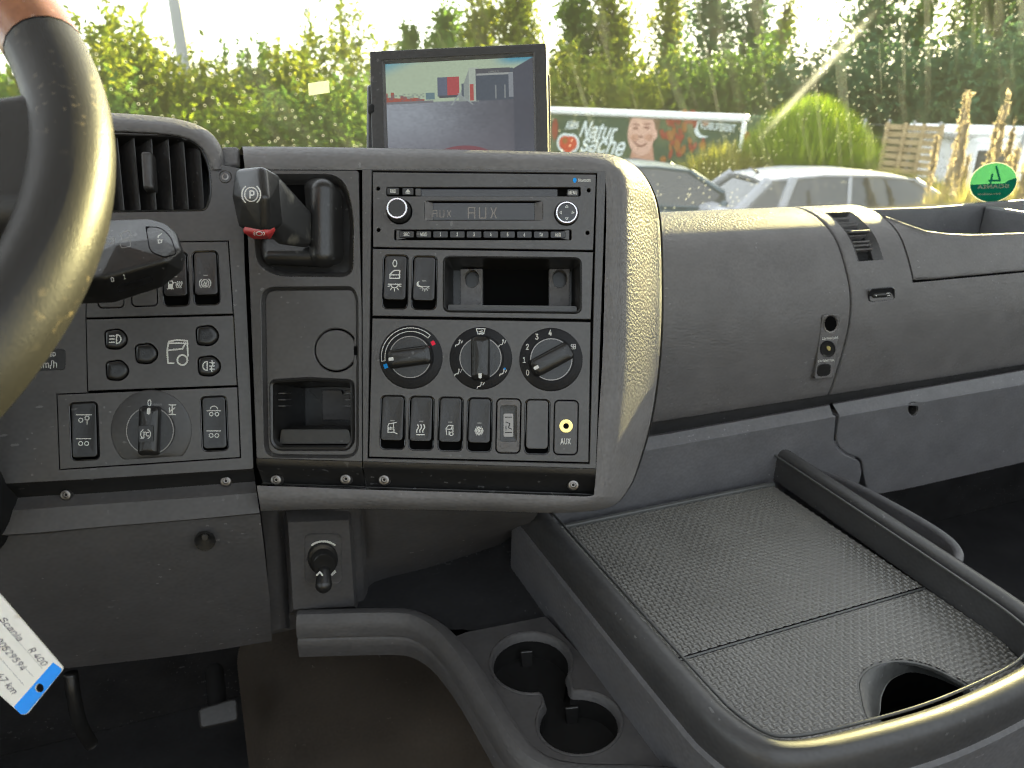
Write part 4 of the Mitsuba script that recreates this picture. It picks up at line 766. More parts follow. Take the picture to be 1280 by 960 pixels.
fg = part(tb, 'finger_grip', loft(MW, [(so, -.0002), (so + (si - so) * .25, -.0012), (so + (si - so) * .6, -.006), (so + (si - so) * .93, -.013), (si, -.0128)], cap1=False), 'smooth_rubber', True)
part(fg, 'opening', loft(MW, [(si, -.0128), (si, -.05)]), 'void', False)
part(tb, 'back_edge', slab(E3(.31, .634, -.446), E3(.618, .640, -.436), .001), 'smooth_rubber')

rail = whole('grab_rail', 'dark grey looped grab rail on the far side of the pull-out table', 'grab rail',
    sweep(spline([E3(.708, .66, -.455), E3(.709, .60, -.445), E3(.712, .54, -.443), E3(.712, .487, -.443), E3(.705, .458, -.444), E3(.688, .441, -.446), E3(.645, .43, -.452)], 8), rr_prof(.010, .020, .0045)), 'blue_grey_plastic', 40)

# ================================================================= passenger's dashboard
pd_ = thing('passenger_dashboard', 'broad grey passenger side dashboard, sunlit on top, with slanted vent and open storage tray', 'dashboard')
prof = spline([(.75, -.374), (.703, -.368), (.690, -.358), (.684, -.33), (.679, -.29), (.678, -.255), (.685, -.222), (.700, -.193), (.720, -.1655), (.744, -.1485), (.775, -.1375), (.81, -.1362), (.87, -.150), (.94, -.175), (1.02, -.210), (1.075, -.245)], 6)
NP = len(prof)
pn = np.stack([-np.gradient(prof[:, 1]), np.gradient(prof[:, 0])], 1); pn /= np.linalg.norm(pn, axis=1, keepdims=True)   # out of the dash
def pt(x, k, out=0.0):
    q = prof[k] + pn[k] * out; return np.stack([np.broadcast_to(x, q[..., 0].shape), q[..., 0], q[..., 1]], -1) + EYE
def strip(xs, k0, k1, out=0.0): k = np.arange(k0, k1 + 1); return grid(np.array([pt(x, k, out) for x in xs]))
SEAM = .7365
kall = np.arange(NP)
def edged(x0, x1, k0=0, k1=NP - 1, r=.0022, d=.012, left=True, right=True):
    k = np.arange(k0, k1 + 1); L_ = []
    if left: L_ += [pt(x0 + .0001, k, -d), pt(x0 + .0002, k, -r), pt(x0 + r * .4, k, -r * .35), pt(x0 + r, k, 0)]
    else: L_ += [pt(x0, k, 0)]
    L_ += [pt(x, k, 0) for x in np.linspace(x0, x1, 5)[1:-1]]
    if right: L_ += [pt(x1 - r, k, 0), pt(x1 - r * .4, k, -r * .35), pt(x1 - .0002, k, -r), pt(x1 - .0001, k, -d)]
    else: L_ += [pt(x1, k, 0)]
    return grid(np.array(L_))
part(pd_, 'left_cover', edged(.30, SEAM - .0009, left=False), 'dash_plastic', True)
part(pd_, 'underside', grid(np.array([[E3(x, y, z) for y, z in ((.688, -.357), (.694, -.372), (.697, -.41))] for x in (.30, 1.2, 2.0)])), 'trim_plastic', True)  # dark strip, paints in the shade under the dash
part(pd_, 'seam_backing', strip(np.linspace(.30, .845, 8), 0, NP - 1, -.012), 'black_matte', True)
zk = lambda z, hi=60: int(np.argmin(np.abs(prof[:hi, 1] - z)))
kv0, kv1 = zk(-.190), int(np.argmin(np.hypot(prof[:, 0] - .772, prof[:, 1] + .138)))
VX0, VX1, BX = .7575, .800, .842
part(pd_, 'vent_block', cat_([edged(SEAM + .0009, VX0, right=False), strip(np.linspace(VX0, VX1, 3), 0, kv0), strip(np.linspace(VX0, VX1, 3), kv1, NP - 1), strip(np.linspace(VX1, BX - .002, 3), 0, NP - 1)]), 'dash_plastic', True)
kk = np.arange(kv0, kv1 + 1)
# vent: a slot down the curve of the dash, its right side and ends sloping in
va = part(pd_, 'air_vent', cat_([grid(np.array([pt(VX0, kk, 0), pt(VX0 + .0012, kk, .0006), pt(VX0 + .0025, kk, -.001), pt(VX0 + .003, kk, -.03)])), grid(np.array([pt(VX1, kk, 0), pt(VX1 - .009, kk, -.007), pt(VX1 - .010, kk, -.03)])),
    grid(np.array([pt(np.linspace(VX0, VX1, 4), np.full(4, kv0), 0), pt(np.linspace(VX0, VX1, 4), np.full(4, kv0), -.03)])), grid(np.array([pt(np.linspace(VX0, VX1, 4), np.full(4, kv1), 0), pt(np.linspace(VX0, VX1, 4), np.full(4, kv1), -.03)]))]), 'trim_plastic', 40)
part(va, 'dark_duct', strip(np.linspace(VX0, VX1, 2), kv0, kv1, -.028), 'void')
for k in np.linspace(kv0 + 3, kv1 - 2, 9).astype(int):
    q = pt(np.array([VX0 + .0025, VX1 - .0095]), np.array([k, k]), -.0015); q2 = pt(np.array([VX0 + .0025, VX1 - .0095]), np.array([k, k]), -.020) + [0, 0, .002]
    part(va, 'slat', trimesh.convex.convex_hull(np.vstack([q, q2, q + [0, 0, -.0022], q2 + [0, 0, -.0022]])), 'dash_plastic', False)
km = (kv0 * 5 + kv1 * 4) // 9
q = pt(np.array([VX0 + .004, VX1 - .010]), np.array([km, km]), .003)
part(va, 'thumb_tab', hull([(q[0], .0022), (q[1], .0022), (q[0] + [0, .012, -.008], .002), (q[1] + [0, .012, -.008], .002)]), 'trim_plastic', True)
# right of the vent: front, lid with the storage tray behind it
kl = zk(-.2175)
ys_ = np.interp(-.2175, prof[:60, 1], prof[:60, 0])
part(pd_, 'right_cover', edged(BX - .002, 2.0, 0, kl, right=False, left=False), 'dash_plastic', True)
xs = np.concatenate([np.linspace(BX + .0012, .95, 12), np.linspace(.98, 2.0, 12)])
ztop_ = np.interp(xs, [.84, .865, .89, .93, .97, 1.1, 2.0], [-.1425, -.152, -.1605, -.1655, -.168, -.1705, -.176])
cols = []
for x, zt in zip(xs, ztop_):
    up_ = [pt(np.array(x), np.array(k), 0) for k in range(kl + 1, NP) if prof[k, 1] < zt - .002 and k < kv1]
    s0 = pt(np.array(x), np.array(kl), 0) * .72 + pt(np.array(x), np.array(kl + 1), 0) * .28
    c = np.array([s0 + [0, .008, 0], s0 + [0, .0012, 0]] + up_)
    idx = np.linspace(0, len(c) - 1, 14); c = np.array([np.interp(idx, np.arange(len(c)), c[:, j]) for j in range(3)]).T
    y0 = c[-1, 1]; lip = np.array([[x, y0 + .002, EYE[2] + zt], [x, y0 + .006, EYE[2] + zt + .0008], [x, y0 + .010, EYE[2] + zt - .001], [x, y0 + .012, EYE[2] + zt - .006], [x, y0 + .016, EYE[2] - .25]])
    cols.append(np.vstack([c, lip]))
cols = np.array(cols)
lid = part(pd_, 'lid', cat_([grid(cols), grid(np.array([cols[0] + [0, 0, 0], cols[0] + [-.0002, .006, -.004]]))]), 'dash_plastic', 40)
part(pd_, 'lid_seam', strip(np.linspace(BX - .004, 2.0, 4), kl - 2, kl + 3, -.004), 'void')
ty = part(pd_, 'storage_tray', cat_([quad_sheet(E3(BX - .002, .70, -.25), E3(2.0, .70, -.25), E3(2.0, .94, -.25), E3(BX - .002, .94, -.25)),
    grid(np.array([[E3(x, y, z) for y, z in ((.928, -.25), (.930, zt - .003), (.932, zt), (.938, zt + .0006), (.95, zt - .002), (1.02, -.215), (1.09, -.28))] for x, zt in ((BX - .01, -.161), (1.0, -.166), (1.15, -.167), (1.268, -.164), (1.275, -.163), (2.0, -.150))])),
    grid(np.array([[E3(BX - .002, y, z) for z in (-.25, -.21, float(np.interp(y, prof[40:, 0], prof[40:, 1])) - .001)] for y in np.linspace(.71, .94, 10)])),
    ]), 'blue_grey_plastic', 40)
part(ty, 'divider', slab(E3(1.268, .72, -.25), E3(1.285, .929, -.168), .003), 'blue_grey_plastic')
# sockets and thumb wheel
MP = yplane(.6768)
so_ = part(pd_, 'socket_plate', plate(MP, rpoly([(1028.5, 393.5), (1051.5, 392.5), (1041.5, 472), (1018, 474)], 4, 3), [], -.006, .0004, .8), 'dash_plastic')
def psock(x, y, rx, ry, inner='void', ring='dull_steel'):
    rr = lambda k, dx=0.: circ(x + dx, y, rx * k, 28, ry * k)
    s = part(so_, 'socket', loft(MP, [(rr(1), .0006), (rr(.98), .0014), (rr(.84), .001), (rr(.80), -.003)], cap1=False), ring)
    part(s, 'hole', loft(MP, [(rr(.83), .0008), (rr(.80), .0006)]), inner)
    return s
psock(1037.5, 404.5, 9, 11.5); s2 = psock(1034, 436, 9.5, 10.5, 'black_plastic', 'black_gloss')
part(s2, 'pin', loft(MP, [(circ(1035, 435, 2.2, 12, 3), .0006), (circ(1035, 435, 2, 12, 2.8), .002)]), 'brass')
part(so_, 'blank_socket', plate(MP, rrect(1029.5, 462, 17, 16, 5, 4, -.06, -.1), [], .0003, .0009, .8), 'black_plastic')
part(so_, 'lettering', cat_([word(MP, '12V MAX 10A', 1037, 422.5, 2.6, .0006, True, ang=-.07, squash=.85), word(MP, '24V MAX 15A', 1032, 450.5, 2.6, .0006, True, ang=-.07, squash=.85)]), 'white_print', False)
MP2 = yplane(.6825)
tw = part(pd_, 'thumb_wheel', loft(MP2, [(rrect(1101.5, 368, 33, 17, 4, 4, -.09), .0008), (rrect(1101.5, 368, 31, 15, 3.5, 4, -.09), .0014), (rrect(1101.5, 368, 29, 13, 3, 4, -.09), -.0006)]), 'black_gloss', 30)
part(tw, 'wheel', hull([(MP2(np.array(1093.), np.array(369.5), np.array(-.001)), .0035), (MP2(np.array(1111.), np.array(368.), np.array(-.001)), .0035)]), 'black_plastic', True)
part(tw, 'mark', flat(MP2, st([(1106, 366), (1109, 365.5)], [(1107, 369), (1110, 368.5)], Point(1093, 369).buffer(.8), w=.9), .0028), 'white_print', False)

# lower panels beneath the passenger's dashboard
lp_ = thing('lower_dash_panel', 'flat grey lower dashboard panel behind the pull-out table', 'lower dashboard panel')
MY = yplane(.652)
A = rpoly([(690, 583), (760, 571.5), (830, 558), (1045.5, 519.5), (1042, 554.5), (1052, 567.2), (1075, 576.2), (1077.5, 591), (1074, 606), (1040, 640), (960, 660), (690, 700)], [1, 1, 1, 3, 8, 8, 5, 4, 4, 1, 1, 1], 4)
part(lp_, 'face', plate(MY, A, [], -.02, 0, 1.2, .001), 'blue_grey_plastic')
part(lp_, 'bevel', grid(np.array([np.vstack([MY(np.array([690, 830, 1041.5]), np.array([584, 559.5, 521]))]), yplane(.663)(np.array([700, 828, 1037.]), np.array([563, 543.5, 506.5])), yplane(.70)(np.array([700, 828, 1037.]), np.array([561, 541, 504.5]))])), 'blue_grey_plastic', 25)
part(lp_, 'seam_backing', slab(E3(.66, .6535, -.447), E3(.764, .656, -.405), .001), 'blue_grey_plastic', False)
gb = thing('glovebox_panel', 'long blue-grey lower panel with one round hole under the passenger side dashboard', 'lower dashboard panel')
B = rpoly([(1049, 519.5), (1280, 479), (1500, 441), (1500, 530), (1280, 578), (1130, 612), (1085, 620), (1079.5, 592), (1077, 574), (1054, 565), (1044.5, 553)], [3, 1, 1, 1, 1, 6, 8, 4, 6, 8, 8], 4)
hb = circ(1141, 511, 5.5, 24, 8)
part(gb, 'face', plate(MY, B, [hb], -.02, .0006, 1.2, .001), 'blue_grey_plastic')
part(gb, 'bevel', grid(np.array([MY(np.array([1050, 1280, 1500.]), np.array([520.5, 480, 442])), yplane(.663)(np.array([1041., 1280, 1500]), np.array([505.5, 463, 424])), yplane(.70)(np.array([1041., 1280, 1500]), np.array([503.5, 461, 422]))])), 'blue_grey_plastic', 25)
part(gb, 'hole', loft(MY, [(inset(hb, -.5), .0006), (inset(hb, .8), -.003), (inset(hb, 2), -.018)]), 'black_plastic', 40)
part(gb, 'underside', quad_sheet(MY(np.array(1085.), np.array(619.)), MY(np.array(1500.), np.array(529.)), yplane(.9)(np.array(1500.), np.array(500.)), yplane(.9)(np.array(1085.), np.array(560.))), 'black_matte', False)

# ================================================================= footwell
fl = thing('footwell_floor', 'black footwell floor and bulkhead below the dashboard, with unseen boards that keep it dark', None, kind='structure')
part(fl, 'floor', slab(E3(-.8, -.6, -1.0), E3(2.05, 1.15, -.96), .002), 'carpet', False)
part(fl, 'bulkhead', slab(E3(-.8, 1.10, -.96), E3(2.05, 1.13, -.195), .002), 'carpet', False)
part(fl, 'side', slab(E3(-.83, -.6, -.96), E3(-.80, 1.13, -.45), .002), 'carpet', False)  # out of view, closes the side so the footwell stays dark
part(fl, 'side', slab(E3(2.05, -.6, -.96), E3(2.08, 1.13, -.45), .002), 'carpet', False)  # out of view, closes the other side against light
part(fl, 'unseen_rear_board', slab(E3(-.8, -.62, -.96), E3(2.05, -.58, -.50), .002), 'carpet', False)  # unseen board across the rear, keeps light out of the footwell
cb = thing('unseen_cab_shell', 'unseen cab roof, low rear wall and doors, cut short to let sky light onto the dashboard', 'cab')  # out of view, shaped to set how much light reaches the dash
part(cb, 'roof', slab(E3(-.85, -.10, .95), E3(2.1, .62, 1.0), .02), 'headliner', False)  # unseen roof, cut short so sky light comes in from behind
part(cb, 'header', trimesh.convex.convex_hull(np.array([E3(x, y, z) for x in (-.85, 2.1) for y, z in ((.62, .95), (.62, 1.0), (.78, .66), (.82, .66))])), 'headliner', False)
part(cb, 'cut_rear_wall', slab(E3(-.85, -.98, -.96), E3(2.1, -.95, -.10), .02), 'cab_trim', False)  # unseen, kept low to open the back of the cab to sky light
for x in (-.85, 2.06):
    d = part(cb, 'door', slab(E3(x, -.95, -.96), E3(x + .04, 1.0, -.28), .01), 'cab_trim', False)
    part(d, 'window_frame', slab(E3(x, -.95, .52), E3(x + .04, .80, .95), .01), 'cab_trim', False)
    part(d, 'rear_pillar', slab(E3(x, -.95, -.28), E3(x + .04, -.25, .52), .01), 'cab_trim', False)
    part(d, 'front_pillar', trimesh.convex.convex_hull(np.array([E3(x + dx, y, z) for dx in (0, .04) for y, z in ((1.02, -.28), (.94, -.28), (.78, .60), (.70, .60))])), 'cab_trim', False)
hump = whole('engine_cover', 'brownish engine cover on the floor under the centre tray', 'engine cover', hull([(E3(x, y, z), .07) for x in (.06, .32) for y, z in ((.80, -.88), (.86, -.87), (1.05, -.86), (.72, -1.0), (1.05, -1.0))]), 'brown_floor', True)
ped = thing('brake_pedal', 'dark worn pedal in the driver footwell', 'pedal')
MPD = Plane([.1, -.7, .7], through=Pd(273, 893, .98))
part(ped, 'pad', plate(MPD, rpoly([(248, 886), (296, 872), (298, 901), (250, 911)], 6), [], -.012, 0, 2, .002), 'trim_plastic')
part(ped, 'arm', hull([(Pd(273, 893, 1.0), .012), (Pd(268, 840, 1.05), .012)]), 'black_matte', True)
cab = whole('footwell_cable', 'thin black cable hanging in the driver footwell', 'cable', tube(spline([Pd(88, 840, .80), Pd(92, 870, .80), Pd(100, 905, .81), Pd(114, 930, .83)], 6), .007), 'black_plastic', True)

# ================================================================= key tag
tg = thing('key_tag', 'white paper key tag with handwriting and a blue end hanging at lower left', 'key tag')
MTG = Plane(-FWD * .9 + RIGHT * .12 + UP * .3, through=Pd(40, 830, .46))
part(tg, 'card', plate(MTG, rpoly([(-80, 650), (78.5, 834), (77, 838), (33, 893), (27, 894), (-150, 735)], [3, 5, 3, 3, 5, 3]), [circ(49.5, 860, 5.6, 20)], -.0016, 0, .6, .0005), {'type': 'twosided', 'bsdf': prin(proc(lambda p, n, uv: mix((.62, .60, .54), (.36, .27, .16), smoothstep(.62, .8, fbm(p.x * 90, p.y * 90, p.z * 90)) * .8)), .55)})
part(tg, 'blue_end', flat(MTG, Polygon(rpoly([(66.5, 828), (77.5, 836), (76.5, 840), (33, 892.5), (26.5, 893), (17.5, 883.5)], [1, 4, 3, 3, 4, 1])).difference(Point(49.5, 860).buffer(5.6)), .0001, .0003), 'blue_tag', False)
mat('blue_tag', prin((0.0, 0.22, 0.72), .4)); mat('ink', {'type': 'diffuse', 'reflectance': rgb((.06, .05, .07))})
ta = math.atan2(834 - 748, 78 - 2)
part(tg, 'handwriting', cat_([word(MTG, 'Scania', 15, 786.5, 8, .0002, ang=ta, squash=1.08, slant=.35), word(MTG, 'R 400', 48, 821, 8.5, .0002, ang=ta, squash=.85, slant=.3),
    word(MTG, '12000529594', 8, 811, 9, .0002, ang=ta, squash=.80, slant=.3), word(MTG, '47 km', 9, 854, 9, .0002, ang=ta, squash=.9, slant=.3)]), 'ink', False)
c, s = math.cos(ta), math.sin(ta)
part(tg, 'ruled_lines', flat(MTG, st(*[[(55 - 7 * s * k * 2.2 - 90 * c, 838 + 7 * c * k * 2.2 - 90 * s), (55 - 7 * s * k * 2.2 - 3 * c, 838 + 7 * c * k * 2.2 - 3 * s)] for k in range(0, 4)], w=.5), .0001, .0001), 'grey_print', False)

# ================================================================= windscreen: a clear pane with a film of dust, smears, a bright streak and dried drops
def glass_y(x, z): return 1.03 - (z + .2) * .293 - .08 * ((x - .45) / 1.1)**2
def film(p, n, uv):
    x, z = p.x, p.z - 2.45
    d = 0.024 + .026 * fbm(x * 5, z * 5) + .03 * smoothstep(.55, .8, fbm(x * 40 + z * 30, z * 8))
    v1, v2, vr = voronoi(x * 150, z * 150)
    d = d + .30 * dr.exp(-dr.square((v1 - .20) / .07)) * smoothstep(.80, .84, vr) * smoothstep(.46, .70, fbm(x * 6 + 3, z * 6)) + .06 * smoothstep(.62, .8, noise((x + z * .6) * 90, (z - x * .2) * 7)) * smoothstep(.45, .7, noise(x * 3 + 7, z * 4))
    s = (x - .88) * .81 - (z - .035) * .585; t = (x - .88) * .585 + (z - .035) * .81
    return d * .75 + .36 * dr.exp(-dr.square(s / .006)) * smoothstep(-.13, -.05, t) * smoothstep(.11, .05, t) * (.6 + .5 * noise(t * 60, 0))
scene['glass_film'] = {'type': 'mask', 'opacity': proc(film), 'bsdf': {'type': 'principledthin', 'base_color': rgb((.75, .75, .70)), 'diff_trans': 1.5, 'roughness': .6, 'spec_trans': 0.0}}
ws = thing('windscreen', 'wide windscreen pane with a dusty film, a bright slanting streak and dried drops', 'windscreen')
P = np.array([[E3(x, glass_y(x, z), z) for z in np.linspace(-.26, .8, 8)] for x in np.linspace(-1.0, 2.3, 24)])
part(ws, 'pane', grid(P), 'glass_film', True)
mat('drop_ring', {'type': 'diffuse', 'reflectance': rgb((.8, .8, .72))})
def glass_plane(px, py, off=.004):
    y = 1.0
    for _ in range(6):
        p = yplane(y)(np.array(float(px)), np.array(float(py))) - EYE; y = glass_y(p[0], p[2]) - off
    return Plane([.16 * (p[0] - .45) / 1.21, 1, .293], through=EYE + [p[0], y, p[2]])

bd = thing('emission_sticker', 'round green sticker with a number 4 on the windscreen above the passenger side dashboard', 'sticker')
MB = glass_plane(1241, 228)
mat('pale_green', {'type': 'principledthin', 'base_color': rgb((.16, .62, .26)), 'diff_trans': 1.0, 'roughness': .5})
mat('dark_green', {'type': 'principledthin', 'base_color': rgb((.01, .16, .13)), 'diff_trans': 1.0, 'roughness': .5})
mat('sticker_white', {'type': 'principledthin', 'base_color': rgb((.42, .43, .34)), 'diff_trans': 1.0, 'roughness': .5})
disc_ = shapely.affinity.rotate(Point(1241.5, 228).buffer(1, 24).__class__(circ(1241.5, 228, 29.5, 48, 23.5)), -18)
part(bd, 'white_edge', flat(MB, disc_.buffer(1.1), -.0003, .0001), 'sticker_white', False)
part(bd, 'disc', flat(MB, disc_, .0001, .0002), 'pale_green', False)
low = disc_.intersection(Polygon([(1200, 231), (1220, 230.5), (1255, 229), (1261, 225), (1280, 219), (1280, 262), (1200, 262)]))
part(bd, 'lower_half', flat(MB, low, .0005, .0002), 'dark_green', False)
part(bd, 'number', flat(MB, st([(1245, 208), (1249.5, 225.5), (1236, 225.5)], [(1240, 218), (1237.5, 229)], w=2.4), .0009, .0001), 'dark_green', False)
part(bd, 'lettering', cat_([word(MB, 'SCANIA', 1241, 232.8, 4.4, .0009, True, mirror=True, squash=1.7, ang=-.03), word(MB, 'www.scania.de', 1236, 242, 2.4, .0009, True, mirror=True, squash=1.2, ang=-.03)]), 'sticker_white', False)
MW1 = glass_plane(398, 110)
whole('paper_sticker', 'small pale rectangular sticker on the windscreen above the driver side', 'sticker', flat(MW1, Polygon([(385, 104), (411, 100.5), (412, 115.5), (386, 119.5)]), 0, .0003), 'sticker_white', False)

# ================================================================= outside: the yard
mat('asphalt', bumped(proc(lambda p, n, uv: mix((.10, .10, .10), (.16, .155, .15), fbm(p.x * .7, p.y * .7) * .6 + .4 * noise(p.x * 25, p.y * 25))), .8, 60, .004))
mat('verge', {'type': 'diffuse', 'reflectance': proc(lambda p, n, uv: mix((.06, .09, .015), (.14, .14, .04), fbm(p.x * 1.5, p.y * 1.5)))})
gs = thing('yard_ground', 'asphalt yard with parked cars', None, kind='structure')
part(gs, 'asphalt', slab((-300, -300, -.3), (300, 300, 0), .01), 'asphalt', False)
vg = thing('grass_verge', 'grass verge under the trees', None, kind='structure')
part(vg, 'turf', grid(np.array([[(x, y, .004 + (0.10 if 0 < i < 9 else 0)) for x in np.linspace(-80, 130, 12)] for i, y in enumerate(np.linspace(15.5, 120, 10))])), 'verge', True)

mat('leaf', {'type': 'principledthin', 'base_color': {'type': 'mesh_attribute', 'name': 'vertex_color'}, 'diff_trans': 1.3, 'roughness': .5, 'spec_trans': 0.0})
mat('bark', {'type': 'diffuse', 'reflectance': proc(lambda p, n, uv: mix((.05, .04, .03), (.13, .11, .08), noise(p.x * 20, p.y * 20, p.z * 4)))})

def leaves(pts, size, col, rng, var=.35, up=0.0):
    """One small pointed leaf per point, every leaf its own tint."""
    n = len(pts)
    a = rng.normal(size=(n, 3)) + [0, 0, up]; a /= np.linalg.norm(a, axis=1, keepdims=True)
    b = np.cross(a, rng.normal(size=(n, 3))); b /= np.linalg.norm(b, axis=1, keepdims=True)
    s = (size * rng.uniform(.6, 1.4, n))[:, None]
    v = np.stack([pts - a * s, pts + b * s * .42, pts + a * s, pts - b * s * .42], 1).reshape(-1, 3)
    i = np.arange(n)[:, None] * 4
    f = np.vstack([i + [0, 1, 2], i + [0, 2, 3]])
    col = np.atleast_2d(col); c = col[rng.integers(0, len(col), n)] * rng.uniform(1 - var, 1 + var, (n, 1))
    return (v, f), np.repeat(np.clip(c, 0, 1), 4, 0)

def limbs(segs):
    ms = []
    for p, q, r0, r1 in segs:
        p, q = np.asarray(p, float), np.asarray(q, float); t = (q - p) / np.linalg.norm(q - p)
        s = np.cross(t, [.3, .7, .2]); s /= np.linalg.norm(s); u = np.cross(s, t); a = np.arange(7) * 2 * np.pi / 7
        ring = np.cos(a)[:, None] * s + np.sin(a)[:, None] * u
        ms.append(grid(np.array([p + ring * r0, (p + q) / 2 + ring * (r0 + r1) / 2, q + ring * r1]), wrap_v=True))
    return cat_(ms)

GREENS = {'yellow': [(0.224, 0.262, 0.023), (0.166, 0.218, 0.023), (0.275, 0.288, 0.036), (0.122, 0.173, 0.023)], 'mid': [(0.095, 0.173, 0.028), (0.134, 0.198, 0.036), (0.067, 0.134, 0.028)],
          'dark': [(0.070, 0.141, 0.070), (0.100, 0.173, 0.070), (0.054, 0.118, 0.064)], 'bright': [(0.191, 0.270, 0.015), (0.238, 0.302, 0.024), (0.134, 0.214, 0.015)]}

def bush(name, label, cat, base, rx, ry, h, n, size, green, seed, group=None, spike=.25, low=0.0, clumps=26):
    rng = np.random.default_rng(seed)
    k = thing(name, label, cat, group)
    c = rng.normal(size=(clumps, 3)); c /= np.linalg.norm(c, axis=1, keepdims=True); c *= rng.uniform(.25, .85, (clumps, 1))
    hh = (h - low) / 2; ctr = np.array([base[0], base[1], low + hh])
    which = rng.integers(0, clumps, n)
    p = c[which] + rng.normal(size=(n, 3)) * .19
    m = int(n * spike); t = rng.uniform(.5, 1.12, m)                     # upright shoots make the outline ragged
    sx = rng.normal(size=(40, 2)) * .42; w2 = rng.integers(0, 40, m); lim = np.sqrt(np.clip(1 - (sx**2).sum(1), .12, 1)) * rng.uniform(.75, 1.2, 40)
    p[:m] = np.column_stack([sx[w2] + rng.normal(size=(m, 2)) * .03, lim[w2] * t])
    p = ctr + p * [rx, ry, hh]; p = p[p[:, 2] > .05]
    (v, f), col = leaves(p, size, GREENS[green], rng)
    part(k, 'crown', (v, f), 'leaf', False, color=col)
    segs = [((base[0], base[1], -.05), ctr - [0, 0, hh * .2], .06 + .02 * h / 3, .05)]
    for q in c[:9]: segs.append((ctr - [0, 0, hh * rng.uniform(.2, .7)], ctr + q * [rx, ry, hh] * .9, .035, .012))
    part(k, 'trunk', limbs(segs), 'bark', 50)
    return k

def poplar(name, label, base, w, h, n, size, green, seed, group, bare=.2):
    """An upright tree of rising branches with sky between them."""
    rng = np.random.default_rng(seed); k = thing(name, label, 'tree', group)
    segs, pts = [((base[0], base[1], -.05), (base[0], base[1], h * .95), .16, .02)], []
    nb = 46
    for i in range(nb):
        z0 = h * rng.uniform(.08, .88); a = rng.uniform(0, 6.283); r = w * (1 - .72 * (z0 / h)**1.6) * rng.uniform(.5, 1.05); L = h * rng.uniform(.08, .17)
        p = np.array([base[0], base[1], z0]); q = p + [math.cos(a) * r, math.sin(a) * r, L]
        segs.append((p, q, .035, .008))
        if rng.random() < bare * (z0 / h): continue
        m = n // nb; t = rng.beta(2.2, 1.3, m)[:, None]
        pts.append(p + (q - p) * t + rng.normal(size=(m, 3)) * [.24, .24, .40] * (w / 1.2))
    pts = np.vstack(pts)
    (v, f), col = leaves(pts, size, GREENS[green], rng)
    part(k, 'crown', (v, f), 'leaf', False, color=col); part(k, 'trunk', limbs(segs), 'bark', 50)

SH = 'shrubs of the hedge line on the left'
for i, (px, py, d, rx, g, lb) in enumerate([(-60, 70, 19, 2.0, 'mid', 'mid green shrub behind the steering wheel, leftmost of the hedge line'), (25, 95, 18, 1.7, 'mid', 'green shrub seen through the gap in the steering wheel'), (118, 28, 17, 1.5, 'yellow', 'yellow-green shrub with ragged shoots just right of the steering wheel'),
        (188, 30, 18, 1.5, 'yellow', 'yellow-green shrub left of the tall lamp pole'), (258, 82, 17, 1.4, 'yellow', 'low bright shrub at the foot of the tall lamp pole'), (318, 66, 19, 1.4, 'mid', 'mid green shrub right of the tall lamp pole'),
        (372, 68, 18, 1.3, 'yellow', 'yellow-green shrub behind the pale windscreen sticker'), (430, 22, 21, 1.7, 'yellow', 'tall yellow-green shrub left of the monitor')]):
    b = far(px, d); bush('hedge_shrub', lb, 'shrub', b, rx * 1.05, rx, top_at(px, py, d) - .12, 6500, .085, g, 100 + i, SH, low=-.4)
for i, (px, py, d, rx, g, lb) in enumerate([(150, 120, 15.6, 1.6, 'mid', 'low mid green bush in front of the hedge, above the air vent'), (290, 128, 15.8, 1.5, 'bright', 'low bright green bush above the hinge of the driver panel'), (375, 120, 15.6, 1.3, 'mid', 'low green bush left of the monitor bracket'), (60, 120, 15.5, 1.5, 'mid', 'low green bush partly hidden by the steering wheel'), (450, 105, 15.8, 1.3, 'mid', 'low green bush touching the left edge of the monitor')]):
    b = far(px, d); bush('low_bush', lb, 'bush', b, rx, rx * .8, top_at(px, py, d), 5000, .075, g, 140 + i, 'low bushes in front of the hedge', spike=.1, low=-.6)
TG = 'upright trees behind the hedges'
for i, (px, top, d, w, g, br_, lb) in enumerate([(512, 36, 30, .5, 'mid', .3, 'thin upright tree just left above the monitor'), (560, 18, 31, 1.0, 'mid', .1, 'upright leafy tree above the left half of the monitor'), (602, -5, 30, 1.1, 'yellow', .1, 'upright tree above the middle of the monitor'), (648, -35, 30, 1.1, 'yellow', .15, 'tall yellow-green tree above the right half of the monitor'),
        (716, -5, 29, 1.1, 'mid', 0, 'dense upright tree right of the monitor, nearest to its edge'), (760, -20, 29, 1.2, 'yellow', .1, 'tall yellow-green tree second to the right of the monitor'), (826, -60, 33, .9, 'yellow', .5, 'tall thin tree above the face on the trailer'), (880, -70, 32, 1.4, 'dark', .3, 'tall dark tree with gaps of sky above the trailer'),
        (930, -40, 33, 1.2, 'dark', .6, 'sparse dark tree above the right end of the trailer'), (965, -10, 34, .8, 'yellow', .8, 'half bare tree left of the bright streak'), (1075, -80, 32, 1.8, 'dark', .1, 'broad dark tree at the upper end of the bright streak'), (1130, -20, 33, .9, 'mid', .8, 'thin half bare tree right of the broad dark tree'), (1185, -60, 34, 1.2, 'mid', .6, 'sparse upright tree above the camper van'), (1228, -70, 32, 1.3, 'mid', .5, 'tall tree second from the right edge'), (1275, -60, 31, 1.3, 'dark', .4, 'tall tree at the right edge of the view')]):
    poplar('upright_tree', lb, far(px, d), w, top_at(px, top, d), 4200, .125, g, 200 + i, TG, br_)
